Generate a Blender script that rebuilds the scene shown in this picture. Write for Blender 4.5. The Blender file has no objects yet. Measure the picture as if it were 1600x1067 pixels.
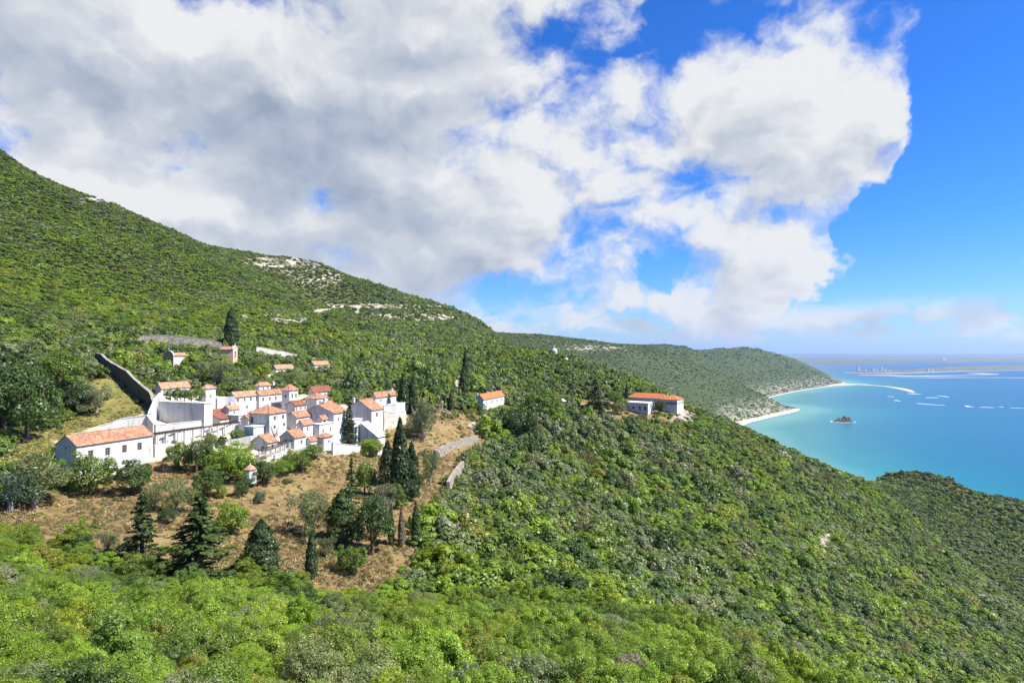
import bpy, math, random
import numpy as np
from mathutils import Vector
R = math.radians
F = 920.0; CX = 800.0; HY = 548.0; CAMZ = 250.0      # photo focal length in px, eye-level row, camera height over the sea
scene = bpy.context.scene
col = scene.collection

# ------------------------------------------------------------------ camera
cam_d = bpy.data.cameras.new('camera'); cam = bpy.data.objects.new('camera', cam_d); col.objects.link(cam)
cam.location = (0, 0, CAMZ); cam.rotation_euler = (R(90), 0, 0)
cam_d.sensor_width = 36.0; cam_d.lens = 36.0 * F / 1600.0
cam_d.shift_y = (HY - 533.5) / 1600.0
cam_d.clip_start = 0.5; cam_d.clip_end = 200000
scene.camera = cam

# ------------------------------------------------------------------ sun and sky
SUN_EL = R(52); SUN_VEC = Vector((0.955, -0.20, 0)).normalized()
SUN_DIR = Vector((SUN_VEC.x * math.cos(SUN_EL), SUN_VEC.y * math.cos(SUN_EL), math.sin(SUN_EL)))
sd = bpy.data.lights.new('sun', 'SUN'); sun = bpy.data.objects.new('sun', sd); col.objects.link(sun)
sd.energy = 5.0; sd.angle = R(0.5); sd.color = (1.0, 0.95, 0.86)
sun.rotation_euler = SUN_DIR.to_track_quat('Z', 'Y').to_euler(); sun.location = (0, 0, 900)
scene.view_settings.view_transform = 'Standard'; scene.view_settings.look = 'None'
scene.view_settings.exposure = 1.0; scene.view_settings.gamma = 1.0
scene.cycles.use_denoising = True
scene.cycles.max_bounces = 4; scene.cycles.diffuse_bounces = 2; scene.cycles.glossy_bounces = 2
scene.cycles.transmission_bounces = 2; scene.cycles.volume_bounces = 0; scene.cycles.transparent_max_bounces = 4
scene.cycles.caustics_reflective = False; scene.cycles.caustics_refractive = False


class NT:
    """small helper to write node trees"""
    def __init__(s, tree): s.t = tree; s.n = tree.nodes; s.l = tree.links
    def new(s, typ, **kw):
        n = s.n.new(typ)
        for k, v in kw.items(): setattr(n, k, v)
        return n
    def put(s, sock, v):
        if v is None: return
        if hasattr(v, 'bl_idname') and hasattr(v, 'is_linked'): s.l.new(v, sock)
        else: sock.default_value = v
    def math(s, op, a, b=None, c=None, clamp=False):
        n = s.new('ShaderNodeMath', operation=op, use_clamp=clamp)
        for i, v in enumerate((a, b, c)): s.put(n.inputs[i], v)
        return n.outputs[0]
    def vmath(s, op, a, b=None, scale=None):
        n = s.new('ShaderNodeVectorMath', operation=op)
        s.put(n.inputs[0], a); s.put(n.inputs[1], b)
        if scale is not None: s.put(n.inputs['Scale'], scale)
        return n.outputs['Value'] if op in ('DOT_PRODUCT', 'LENGTH', 'DISTANCE') else n.outputs[0]
    def smooth(s, x, lo, hi, a=0.0, b=1.0):
        n = s.new('ShaderNodeMapRange', interpolation_type='SMOOTHSTEP')
        s.put(n.inputs[0], x); s.put(n.inputs[1], lo); s.put(n.inputs[2], hi); s.put(n.inputs[3], a); s.put(n.inputs[4], b)
        return n.outputs[0]
    def noise(s, vec, scale, detail=4.0, rough=0.55, dist=0.0, dims='3D'):
        n = s.new('ShaderNodeTexNoise', noise_dimensions=dims)
        s.put(n.inputs['Vector'], vec); s.put(n.inputs['Scale'], scale); s.put(n.inputs['Detail'], detail)
        s.put(n.inputs['Roughness'], rough); s.put(n.inputs['Distortion'], dist)
        return n.outputs[0]
    def mix(s, f, a, b, blend='MIX'):
        n = s.new('ShaderNodeMix', data_type='RGBA', blend_type=blend)
        s.put(n.inputs[0], f); s.put(n.inputs[6], a); s.put(n.inputs[7], b)
        return n.outputs[2]
    def ramp(s, f, stops):
        n = s.new('ShaderNodeValToRGB'); e = n.color_ramp.elements
        while len(e) < len(stops): e.new(0.5)
        for i, (p, c) in enumerate(stops): e[i].position = p; e[i].color = c if len(c) == 4 else (*c, 1)
        s.put(n.inputs[0], f); return n.outputs[0]
    def bump(s, h, strength, dist):
        n = s.new('ShaderNodeBump'); s.put(n.inputs['Height'], h)
        n.inputs['Strength'].default_value = strength; n.inputs['Distance'].default_value = dist
        return n.outputs[0]
    def attr(s, name, typ='GEOMETRY'):
        n = s.new('ShaderNodeAttribute', attribute_type=typ, attribute_name=name); return n


def px_dir(px, py): return Vector(((px - CX) / F, 1.0, (HY - py) / F)).normalized()


def build_world():
    w = bpy.data.worlds.new('World'); scene.world = w; w.use_nodes = True
    T = NT(w.node_tree); T.n.clear()
    out = T.new('ShaderNodeOutputWorld'); bg = T.new('ShaderNodeBackground'); T.l.new(bg.outputs[0], out.inputs[0])
    sky = T.new('ShaderNodeTexSky', sky_type='NISHITA'); sky.sun_disc = False
    sky.sun_elevation = SUN_EL; sky.sun_rotation = math.atan2(SUN_DIR.x, SUN_DIR.y)
    sky.altitude = 250; sky.air_density = 1.0; sky.dust_density = 0.35; sky.ozone_density = 2.2
    D = T.new('ShaderNodeTexCoord').outputs['Generated']
    hs = T.new('ShaderNodeHueSaturation'); hs.inputs['Saturation'].default_value = 1.30; hs.inputs['Value'].default_value = 1.0
    hs.inputs['Hue'].default_value = 0.502
    T.l.new(sky.outputs[0], hs.inputs['Color'])
    # (photo px, py, angular radius in px, weight): where cloud masses and blue gaps stand in the sky
    B = [(100, 90, 300, .62), (330, 130, 260, .5), (430, 210, 300, .55), (640, 240, 240, .6), (430, 330, 210, .55), (560, 330, 170, .5), (760, 170, 200, .5),
         (30, 200, 190, .45), (250, 280, 190, .45), (820, 60, 180, .45), (1170, 110, 250, .6), (1310, 40, 140, .4), (1000, 60, 130, .3), (1080, 150, 140, .35),
         (950, 280, 130, .5), (820, 410, 140, .5), (720, 400, 90, .3), (900, 420, 80, .3), (1120, 340, 130, .5), (1200, 260, 150, .5), (1290, 200, 110, .35),
         (1310, 310, 85, .3), (1090, 410, 120, .42), (1200, 445, 85, .36), (1340, 170, 90, .3), (1400, 195, 60, .25),
         (640, 455, 75, .75), (700, 470, 50, .6), (860, 492, 60, .6), (770, 485, 35, .55), (950, 485, 60, .55), (1060, 490, 50, .5), (1170, 498, 50, .5), (330, 375, 80, .4),
         (1335, 440, 36, .32), (1390, 352, 30, .26), (1480, 222, 22, .22), (1590, 195, 40, .22),
         (560, 8, 75, -.8), (905, 115, 58, -.95), (880, 190, 30, -.6), (1050, 22, 45, -.75), (190, 155, 34, -.4), (66, 256, 30, -.4),
         (742, 342, 44, -.6), (560, 402, 70, -.6), (620, 395, 60, -.5), (1035, 312, 60, -.75), (1110, 222, 50, -.7), (985, 392, 55, -.55), (740, 440, 50, -.5),
         (1560, 120, 260, -.7), (1520, 380, 230, -.6), (1380, 440, 80, -.3), (1330, 520, 80, -.2), (1000, 440, 50, -.4), (0, 5, 50, -.5), (640, 15, 50, -.4), (290, 190, 130, .45), (300, 240, 120, .45), (900, 530, 60, -.5), (1010, 520, 60, -.5), (1150, 515, 60, -.6), (1260, 500, 60, -.5), (1400, 520, 90, -.4), (560, 440, 50, -.35), (480, 410, 40, -.3)]
    warp = T.new('ShaderNodeTexNoise'); T.put(warp.inputs['Vector'], D); warp.inputs['Scale'].default_value = 6.0; warp.inputs['Detail'].default_value = 5; warp.inputs['Roughness'].default_value = .6
    wv = T.vmath('SUBTRACT', warp.outputs['Color'], (.5, .5, .5))
    Dw = T.vmath('ADD', D, T.vmath('SCALE', wv, scale=0.10)); Db = T.vmath('NORMALIZE', T.vmath('ADD', D, T.vmath('SCALE', wv, scale=0.20)))
    cov = None
    for px, py, rad, a in [(p_, q_, r_ * 1, a_ * (.9 if a_ < 0 else 1)) for p_, q_, r_, a_ in B]:
        c = px_dir(px, py)
        ang = math.atan(rad / F * math.cos(math.asin(max(-1, min(1, c.x)))))
        dp = T.vmath('DOT_PRODUCT', Db, tuple(c))
        v = T.smooth(dp, math.cos(ang * 1.5), math.cos(ang * 0.12), 0.0, a)
        cov = v if cov is None else T.math('ADD', cov, v)
    st = T.vmath('MULTIPLY', Dw, (1.0, 1.0, 1.5))
    n1 = T.noise(st, 3.7, 10, 0.565); n3 = T.noise(st, 3.7, 4.5, 0.5); n2 = T.noise(T.vmath('ADD', st, (SUN_DIR.x * .03, SUN_DIR.y * .03, .055)), 3.7, 4.5, 0.5)
    nb = T.noise(st, 2.6, 4, 0.55)
    cl = T.math('MINIMUM', T.math('MAXIMUM', cov, -0.9), 0.50)
    for px, py, rad, a in ((270, 215, 160, .36), (190, 120, 140, .12), (520, 300, 200, .12), (400, 340, 150, .12)):
        c = px_dir(px, py); ang = math.atan(rad / F * math.cos(math.asin(c.x))); cl = T.math('ADD', cl, T.smooth(T.vmath('DOT_PRODUCT', Db, tuple(c)), math.cos(ang * 1.5), math.cos(ang * .1), 0, a))
    dens0 = T.math('ADD', T.math('ADD', cl, -0.27), T.math('MULTIPLY', T.math('SUBTRACT', n1, 0.5), 2.9))
    # row of low cumulus along the horizon, continuing all round
    sep = T.new('ShaderNodeSeparateXYZ'); T.l.new(D, sep.inputs[0]); z = sep.outputs[2]
    band = T.math('MULTIPLY', T.smooth(z, 0.004, 0.022), T.smooth(z, 0.085, 0.045))
    hb = T.noise(T.vmath('MULTIPLY', Dw, (1, 1, 2.6)), 10.0, 8, 0.62)
    dens1 = T.math('MULTIPLY', T.smooth(hb, 0.42, 0.55), band)
    dens = T.smooth(dens0, -0.02, 0.36)
    dens = T.math('MAXIMUM', dens, T.math('MULTIPLY', dens1, 0.9), clamp=True)
    lit = T.math('ADD', 0.90, T.math('MULTIPLY', T.math('ADD', T.math('SUBTRACT', n3, n2), T.math('MULTIPLY', T.math('SUBTRACT', n1, n3), .5)), 3.6))
    thick = T.math('MULTIPLY', T.smooth(dens0, 0.05, 0.9), T.smooth(nb, 0.36, 0.70))
    gb = None       # the broad bank of cloud seen from its shaded side
    for px, py, rad, a in ((540, 350, 220, .22), (300, 190, 260, .08), (640, 230, 200, .08), (60, 120, 160, .06)):
        c = px_dir(px, py); ang = math.atan(rad / F * math.cos(math.asin(c.x))); v = T.smooth(T.vmath('DOT_PRODUCT', Db, tuple(c)), math.cos(ang * 1.5), math.cos(ang * .1), 0, a); gb = v if gb is None else T.math('ADD', gb, v)
    lit = T.math('SUBTRACT', T.math('SUBTRACT', lit, T.math('MULTIPLY', thick, 0.24)), T.math('MULTIPLY', gb, T.smooth(dens0, 0.0, 0.5)), clamp=True)
    ccol = T.ramp(lit, [(0.0, (0.33, 0.40, 0.53)), (0.30, (0.47, 0.54, 0.66)), (0.62, (0.66, 0.70, 0.78)), (1.0, (0.94, 0.95, 0.96))])
    ccol = T.vmath('SCALE', ccol, scale=CLOUD_GAIN)
    skyc = T.vmath('MULTIPLY', hs.outputs[0], T.mix(T.smooth(z, 0.0, 0.22), (0.36, 0.55, 0.90, 1), (0.26, 0.57, 0.95, 1)))
    fin = T.mix(dens, skyc, ccol)
    T.put(bg.inputs[0], fin); bg.inputs[1].default_value = 0.105
    w.cycles.sampling_method = 'MANUAL'; w.cycles.sample_map_resolution = 512


CLOUD_GAIN = 4.35
build_world()

# ------------------------------------------------------------------ numpy noise
def vnoise(x, y, seed=0):
    xi = np.floor(x).astype(np.int64); yi = np.floor(y).astype(np.int64)
    fx = x - xi; fy = y - yi
    fx = fx * fx * (3 - 2 * fx); fy = fy * fy * (3 - 2 * fy)
    def h(a, b):
        n = (a * 374761393 + b * 668265263 + seed * 974711) & 0xFFFFFFFF
        n = ((n ^ (n >> 13)) * 1274126177) & 0xFFFFFFFF
        return ((n ^ (n >> 16)) & 0xFFFF) / 65535.0
    return (h(xi, yi) * (1 - fx) + h(xi + 1, yi) * fx) * (1 - fy) + (h(xi, yi + 1) * (1 - fx) + h(xi + 1, yi + 1) * fx) * fy
def fbm(x, y, scale, seed=0, octv=4):
    v = 0; a = 0.5; s = 1.0 / scale
    for k in range(octv):
        v = v + a * (vnoise(x * s + 17.3 * k, y * s - 9.1 * k, seed + k) - 0.5); a *= 0.5; s *= 2.03
    return v * 2.0      # about -1..1

# ------------------------------------------------------------------ terrain: heights fitted through points read from the photograph
def P(px, py, d): return Vector(((px - CX) / F * d, d, CAMZ - (py - HY) / F * d))
CTRL = []       # photo px, py, depth in metres
def C(*a): CTRL.extend(a)
C((119, 755, 105), (235, 722, 119), (88, 738, 103), (60, 680, 125), (150, 640, 150), (20, 720, 105), (232, 642, 145), (150, 562, 182),
  (262, 567, 195), (365, 558, 215), (224, 541, 214), (345, 546, 224), (400, 554, 229), (516, 569, 249), (440, 585, 205), (500, 580, 225),
  (260, 626, 156), (330, 626, 161), (280, 660, 138), (275, 695, 126), (385, 648, 158), (421, 683, 137), (598, 691, 166), (560, 706, 156),
  (506, 702, 140), (480, 760, 120), (430, 800, 105), (560, 900, 88), (150, 790, 95), (40, 800, 88), (230, 820, 86), (620, 890, 92),
  (650, 790, 120), (700, 720, 160), (740, 690, 185), (640, 840, 103), (600, 850, 95), (765, 647, 226), (690, 634, 206), (715, 606, 240),
  (717, 590, 268), (340, 730, 117), (400, 712, 128), (460, 660, 152), (495, 652, 166), (600, 640, 178), (330, 800, 98), (180, 600, 165), (190, 690, 128), (60, 730, 103), (300, 690, 132), (320, 687, 136), (345, 683, 141), (372, 677, 147), (395, 672, 149), (345, 672, 148), (330, 662, 149),
  # right-hand slope
  (900, 640, 300), (1010, 645, 306), (1060, 650, 314), (1120, 655, 330), (1160, 668, 345), (1250, 718, 350), (1340, 748, 360),
  (760, 760, 150), (850, 720, 190), (900, 800, 150), (800, 850, 112), (1000, 700, 240), (1000, 800, 170), (1000, 900, 125), (1100, 750, 230),
  (1200, 800, 220), (1200, 900, 160), (1200, 980, 125), (1300, 850, 220), (1300, 1000, 140), (1400, 850, 260), (1400, 950, 190), (1400, 1050, 140),
  (1500, 1000, 190), (1600, 1050, 185), (1400, 790, 335), (1470, 850, 300), (1550, 922, 278), (1600, 962, 268), (1500, 930, 235), 
  (1480, 691, 610), (1400, 738, 570), (1600, 728, 650), (1550, 702, 630), (1350, 753, 525), (1440, 710, 590), (1700, 812, 650), (1420, 792, 450), (1500, 850, 430), (1600, 905, 430), (1600, 825, 510), (1490, 775, 515),
  (1040, 641, 309), (1062, 643, 313), (1030, 646, 303),
  # left mountain
  (0, 560, 170), (0, 480, 230), (0, 400, 320), (0, 320, 430), (0, 249, 560), (100, 292, 560), (180, 324, 570), (300, 384, 600), (370, 413, 640),
  (430, 452, 560), (480, 490, 500), (200, 400, 420), (200, 480, 300), (200, 512, 240), (300, 450, 420), (300, 500, 290), (400, 470, 430), (400, 512, 300),
  (450, 500, 335), (100, 400, 375), (100, 500, 235), (90, 560, 185),
  # second ridge
  (390, 398, 1000), (450, 402, 1020), (500, 412, 1050), (600, 449, 1100), (700, 482, 1150), (755, 511, 1170), (800, 548, 1150), (490, 487, 860), (600, 480, 950),
  (550, 520, 430), (550, 562, 282), (600, 500, 680), (700, 540, 500), (620, 592, 232), (650, 560, 320), (700, 570, 330), (780, 570, 380), (850, 580, 335),
  (800, 549, 560), (866, 557, 430), (920, 573, 420), (1000, 599, 385), (1060, 627, 352), (750, 530, 800), (640, 510, 720),
  # far hills
  (775, 521, 1700), (810, 528, 2050), (850, 525, 2250), (930, 536, 2350), (1000, 543, 2650), (1030, 542, 3000), (1100, 546, 3250), (1200, 557, 3550),
  (1255, 570, 3900), (1285, 586, 4150), (900, 560, 1800), (1000, 580, 1900), (1100, 602, 2100), (1100, 575, 2750), (1200, 590, 3050), (1060, 560, 2500),
  (1200, 605, 3150), (1260, 597, 3800), (1140, 625, 2300), (1140, 642, 1950), (1200, 633, 2350), (820, 545, 1500), (1050, 612, 1500), (1100, 640, 1400))
# points given straight in world x, y, height relative to the eye
WPT = [(-77, -30, 10), (0, -30, 2), (60, -40, -4), (-120, 0, 14), (120, -20, -40), (0, 0, -2.2), (-15, 3, -1.5), (0, 10, -9.5), (-12, 10, -8), (12, 10, -11),
       (0, 25, -17), (-22, 25, -14.5), (18, 25, -18.5), (0, 45, -24.3), (-40, 45, -21), (14, 33, -20.5), (0, 62, -29), (-55, 62, -24), (-30, 62, -26.5), (-24, 76, -32.0), (-68, 76, -24.6),
       (22, 45, -26), (40, 38, -32), (36, 80, -42), (70, 60, -52), (90, 40, -55), (150, 60, -80), (-45, 76, -28.5), (-10, 78, -34), (8, 90, -36.5),
       # out of the frame and behind ridges
       (-200, 100, 30), (-330, 250, 110), (-480, 420, 190), (-520, 560, 220), (-700, 700, 240), (-560, 760, 180), (-300, 760, 80), (-430, 1050, 150), (-900, 1000, 250),
       (-300, 1250, 118), (-150, 1350, 80), (0, 1250, -20), (60, 700, -40), (0, 800, -25), (120, 560, -60), (170, 480, -75), (220, 430, -95), (330, 640, -190), (500, 760, -235),
       (150, 900, -110), (300, 800, -190), (250, 1100, -150), (420, 1050, -215), (600, 1450, -245), (560, 1700, -235), (100, 1200, -70),
       (-400, 1700, 120), (-200, 2300, 90), (-300, 3000, 60), (400, 3000, 30), (900, 3900, -10), (1400, 4500, -90), (300, 4500, 0), (-400, 4500, 30), (-800, 2200, 150), (1700, 5200, -200), (-500, 6500, 0), (1000, 6500, -100),
       (1500, 1000, -330), (1200, 500, -330), (1800, 2500, -330), (2600, 4300, -330), (268, 382, -129), (308, 368, -164), (200, 400, -106), (720, 640, -240), (600, 300, -215), (420, 150, -170), (300, -30, -140), (900, 150, -330), (760, 400, -270)]
pts = np.array([tuple(P(*c)) for c in CTRL] + [(x, y, z + CAMZ) for x, y, z in WPT], dtype=float)
def scr(x, y):      # coordinates for the fit: metres shrunk with distance so near and far points weigh alike
    r = np.sqrt(x * x + (y + 60) ** 2) + 1e-6; g = 420.0 * np.log1p(r / 420.0) / r
    return x * g, (y + 60) * g
def tps(d2): return d2 * np.log(d2 + 1e-9) * 0.5
sx, sy = scr(pts[:, 0], pts[:, 1]); n = len(pts)
K = tps((sx[:, None] - sx) ** 2 + (sy[:, None] - sy) ** 2) + np.eye(n) * 60.0
Q = np.c_[np.ones(n), sx, sy]
A = np.block([[K, Q], [Q.T, np.zeros((3, 3))]])
wts = np.linalg.solve(A, np.r_[pts[:, 2], 0, 0, 0])
def rbf(x, y):
    X, Y = scr(x.ravel(), y.ravel()); o = np.empty(X.size)
    for i in range(0, X.size, 20000):
        a = X[i:i + 20000]; b = Y[i:i + 20000]
        o[i:i + 20000] = tps((a[:, None] - sx) ** 2 + (b[:, None] - sy) ** 2) @ wts[:n] + wts[n] + wts[n + 1] * a + wts[n + 2] * b
    return o.reshape(x.shape)
# shoreline (photo pixels on the sea plane), closed inland
def sea_pt(px, py): d = CAMZ * F / (py - HY); return ((px - CX) / F * d, d)
SHORE = [sea_pt(*p) for p in [(1330, 597.5), (1312, 600.5), (1290, 603.5), (1262, 607.5), (1230, 613), (1205, 619), (1188, 625.5), (1172, 627.5), (1190, 628.5), (1225, 633.5), (1252, 639),
         (1236, 643.5), (1215, 648), (1190, 654), (1165, 660), (1152, 668), (1162, 690), (1200, 720), (1300, 762), (1400, 795), (1600, 880), (2000, 960)]]
SHORE = [(3200, 7500)] + SHORE + [(800, 250), (760, -400), (700, -9000), (-9000, -9000), (-9000, 14000), (4500, 14000)]
SHA = np.array(SHORE)
def shore_dist(x, y):       # + on land, - at sea
    xf = x.ravel(); yf = y.ravel(); best = np.full(xf.size, 1e18); ins = np.zeros(xf.size, bool)
    for i in range(len(SHA)):
        ax, ay = SHA[i]; bx, by = SHA[(i + 1) % len(SHA)]
        dx, dy = bx - ax, by - ay; L = dx * dx + dy * dy
        t = np.clip(((xf - ax) * dx + (yf - ay) * dy) / L, 0, 1)
        best = np.minimum(best, (xf - ax - t * dx) ** 2 + (yf - ay - t * dy) ** 2)
        c = (ay > yf) != (by > yf)
        ins ^= c & (xf < dx * (yf - ay) / (dy if dy else 1e-9) + ax)
    return (np.where(ins, 1, -1) * np.sqrt(best)).reshape(x.shape)
def height_full(x, y):
    z = rbf(x, y); r = np.sqrt(x * x + y * y)
    amp = np.clip((r - 60) / 500, 0, 1.0)
    z = z + amp * (5.0 * fbm(x, y, 90, 3, 4)) + np.clip((r - 1300) / 1500, 0, 1) * 26 * fbm(x, y, 420, 8, 5)
    z = z + np.clip((r - 20) / 60, 0.1, 0.7) * 0.8 * fbm(x, y, 11, 5, 3)
    sd_ = shore_dist(x, y)
    lim = np.where(sd_ > 0, 0.6 + np.minimum(sd_, 45) * 0.035 + np.maximum(sd_ - 45, 0) * (0.62 + 0.2 * fbm(x, y, 130, 21, 3)), np.maximum(-30, 0.6 + sd_ * 0.06))
    z = np.where(sd_ > 0, np.maximum(z, np.minimum(lim, 3.0)), z)
    return np.minimum(z, lim)
class HGrid:
    def __init__(s, x0, x1, y0, y1, st):
        s.x0, s.y0, s.st = x0, y0, st
        s.nx = int((x1 - x0) / st) + 1; s.ny = int((y1 - y0) / st) + 1
        gx, gy = np.meshgrid(x0 + np.arange(s.nx) * st, y0 + np.arange(s.ny) * st)
        s.z = height_full(gx, gy)
    def __call__(s, x, y):
        u = np.clip((x - s.x0) / s.st, 0, s.nx - 1.001); v = np.clip((y - s.y0) / s.st, 0, s.ny - 1.001)
        i = u.astype(int); j = v.astype(int); fu = u - i; fv = v - j; z = s.z
        return (z[j, i] * (1 - fu) + z[j, i + 1] * fu) * (1 - fv) + (z[j + 1, i] * (1 - fu) + z[j + 1, i + 1] * fu) * fv
HN = HGrid(-420, 460, -60, 440, 2.5); HM = HGrid(-1300, 1300, -100, 1400, 10); HF = HGrid(-2500, 3600, 1300, 6500, 40)
def HH(x, y):
    x = np.asarray(x, float); y = np.asarray(y, float)
    a = HN(x, y); b = HM(x, y); c = HF(x, y)
    near = np.clip(np.minimum.reduce([(x + 420), (460 - x), (440 - y)]) / 30, 0, 1)
    z = b * (1 - near) + a * near
    f = np.clip((y - 1320) / 60, 0, 1); f = np.where((x > 1280) | (x < -1280), 1.0, f) * (y > 1300)
    return z * (1 - f) + c * f
def H(x, y): return float(HH(np.array([x]), np.array([y]))[0])
_D = np.concatenate([np.arange(12, 440, 0.8), np.arange(440, 1400, 4), np.arange(1400, 6400, 20)])
def ground(px, py, dmin=12):        # where the sight line of a photo pixel meets the ground
    u = (px - CX) / F; v = (HY - py) / F
    D_ = _D[_D >= dmin]; dz = HH(u * D_, D_) - (CAMZ + v * D_)
    k = np.argmax(dz > 0)
    if not dz[k] > 0: k = len(D_) - 1
    d = D_[k]
    if k > 0 and dz[k] > 0:
        t = dz[k - 1] / (dz[k - 1] - dz[k]); d = D_[k - 1] + t * (D_[k] - D_[k - 1])
    return Vector((u * d, d, H(u * d, d)))
def to_px(x, y, z): return CX + F * x / np.maximum(y, .1), HY - F * (z - CAMZ) / np.maximum(y, .1)
def in_poly(px, py, poly):
    ins = np.zeros(px.shape, bool); m = len(poly)
    for i in range(m):
        ax, ay = poly[i]; bx, by = poly[(i + 1) % m]
        c = (ay > py) != (by > py)
        ins ^= c & (px < (bx - ax) * (py - ay) / ((by - ay) or 1e-9) + ax)
    return ins
FIELD = [(0, 775), (60, 765), (100, 770), (170, 750), (236, 720), (300, 716), (380, 745), (440, 735), (520, 703), (560, 697), (600, 697), (650, 690), (690, 672), (745, 668), (765, 690), (728, 718), (703, 758), (672, 800),
         (652, 850), (645, 905), (560, 945), (500, 935), (430, 905), (330, 905), (200, 875), (60, 850), (0, 840)]
GRASS = [(0, 700), (60, 676), (112, 655), (128, 610), (160, 578), (192, 582), (208, 598), (232, 632), (240, 650), (160, 668), (100, 692), (70, 720), (40, 745), (0, 760)]
YARD = [(85, 690), (155, 664), (232, 645), (244, 614), (300, 608), (345, 618), (400, 616), (430, 614), (470, 616), (520, 620), (520, 634), (552, 632), (585, 626), (622, 626), (632, 640), (630, 660), (604, 664), (600, 700),
        (525, 704), (470, 712), (425, 735), (320, 716), (240, 722), (170, 745), (110, 760)]
GARDEN = [(600, 664), (680, 640), (735, 640), (755, 650), (790, 640), (775, 660), (745, 672), (690, 680), (650, 695), (600, 700)]
PROM = [(905, 626), (975, 622), (1024, 640), (1062, 632), (1085, 650), (1060, 664), (1000, 660), (930, 660), (890, 645)]

# ------------------------------------------------------------------ materials
def material(name, rough=0.9, spec=0.2):
    m = bpy.data.materials.new(name); m.use_nodes = True
    T = NT(m.node_tree); b = T.n['Principled BSDF']
    b.inputs['Roughness'].default_value = rough; b.inputs['Specular IOR Level'].default_value = spec
    return m, T, b
def obj_co(T): return T.new('ShaderNodeTexCoord').outputs['Object']
def world_co(T): return T.new('ShaderNodeNewGeometry').outputs['Position']
def noisy(name, c0, c1, scale=1.0, rough=0.9, bump=0.0, bdist=0.05, detail=6, lo=0.35, hi=0.65):
    m, T, b = material(name, rough)
    f = T.noise(world_co(T), scale, detail, 0.62)
    T.put(b.inputs['Base Color'], T.ramp(f, [(lo, c0), (hi, c1)]))
    if bump: T.put(b.inputs['Normal'], T.bump(T.noise(world_co(T), scale * 3, 5, .6), bump, bdist))
    return m
M = {}
def make_plaster():
    m, T, b = material('whitewash', 0.92, 0.15)
    p = world_co(T)
    st = T.noise(T.vmath('MULTIPLY', p, (1.3, 1.3, 0.16)), 1.0, 6, .62)
    sp = T.noise(p, 0.55, 6, .65)
    rnd = T.new('ShaderNodeObjectInfo').outputs['Random']
    c = T.mix(rnd, (.62, .616, .605, 1), (.53, .525, .505, 1)); c = T.mix(T.smooth(st, .46, .74), c, (.33, .315, .28, 1))
    c = T.mix(T.smooth(sp, .55, .78), c, (.36, .34, .30, 1))
    T.put(b.inputs['Base Color'], c); T.put(b.inputs['Normal'], T.bump(T.noise(p, 6, 4, .6), .25, .03)); return m
M['white'] = make_plaster()
def make_tile(name, a, b_, c_, dirt):
    m, T, b = material(name, 0.9, 0.15)
    p = world_co(T)
    n = T.new('ShaderNodeTexVoronoi'); T.put(n.inputs['Vector'], p); n.inputs['Scale'].default_value = 2.6
    sep = T.new('ShaderNodeSeparateColor'); T.l.new(n.outputs['Color'], sep.inputs[0])
    c = T.ramp(sep.outputs[0], [(0.0, a), (0.5, b_), (1.0, c_)])
    d = T.noise(p, 0.5, 6, .65)
    c = T.mix(T.smooth(d, .48, .75), c, (*dirt, 1))
    T.put(b.inputs['Base Color'], c); return m
M['tile'] = make_tile('clay_tile', (.27, .115, .065), (.36, .180, .110), (.43, .27, .18), (.22, .15, .11))
M['tile_new'] = make_tile('orange_tile', (.40, .125, .045), (.47, .165, .065), (.49, .21, .10), (.36, .16, .08))
M['tile_pale'] = make_tile('lichen_tile', (.28, .14, .08), (.38, .23, .14), (.42, .30, .20), (.24, .20, .15))
M['tile_dark'] = make_tile('dark_tile', (.18, .06, .04), (.25, .09, .06), (.30, .13, .09), (.16, .11, .09))
M['tan_stone'] = noisy('tan_rubble', (.22, .19, .15), (.46, .40, .32), .9, .95, .9, .2)
M['shaded_stone'] = noisy('shade_toned_stone', (.055, .052, .045), (.15, .14, .12), 1.6, .95, .8, .15)  # rubble darkened: shade on the perimeter wall's face is put into its colour
M['stone'] = noisy('rubble_stone', (.17, .15, .12), (.40, .36, .29), 1.6, .95, .8, .15)
M['rock'] = noisy('limestone', (.13, .12, .105), (.34, .315, .27), .5, .95, .9, .3)
M['render_old'] = noisy('old_render', (.42, .38, .31), (.66, .62, .55), .8, .95, .3, .05)
M['pink'] = noisy('pink_plaster', (.62, .36, .27), (.74, .48, .37), 1.0, .9)
M['ochre'] = noisy('brown_stone', (.38, .20, .09), (.52, .32, .17), 2.0, .9)
M['glass'], _t, _b = material('window_glass', .15, .5); _b.inputs['Base Color'].default_value = (.03, .035, .04, 1)
M['wood'] = noisy('dark_wood', (.08, .06, .05), (.17, .13, .10), 3.0, .85)
M['frame'] = noisy('window_frame_paint', (.32, .27, .24), (.46, .40, .36), 3.0, .7)
M['frame_white'] = noisy('white_frame_paint', (.68, .68, .66), (.78, .78, .76), 3.0, .7)
M['door'] = noisy('red_door', (.22, .05, .03), (.32, .09, .05), 2.0, .7)
M['bark'] = noisy('bark', (.07, .05, .035), (.17, .13, .10), 4.0, .95, .6, .05)
M['bark_pale'] = noisy('pale_bark', (.20, .18, .16), (.34, .31, .28), 4.0, .95, .6, .05)
M['canvas'] = noisy('white_canvas', (.70, .69, .66), (.80, .79, .77), 1.0, .8)
M['metal'] = noisy('grey_metal', (.25, .26, .27), (.36, .37, .38), 1.0, .5)
M['path'] = noisy('path_dust', (.27, .23, .17), (.38, .335, .26), .8, .95, .3, .04)

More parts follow.
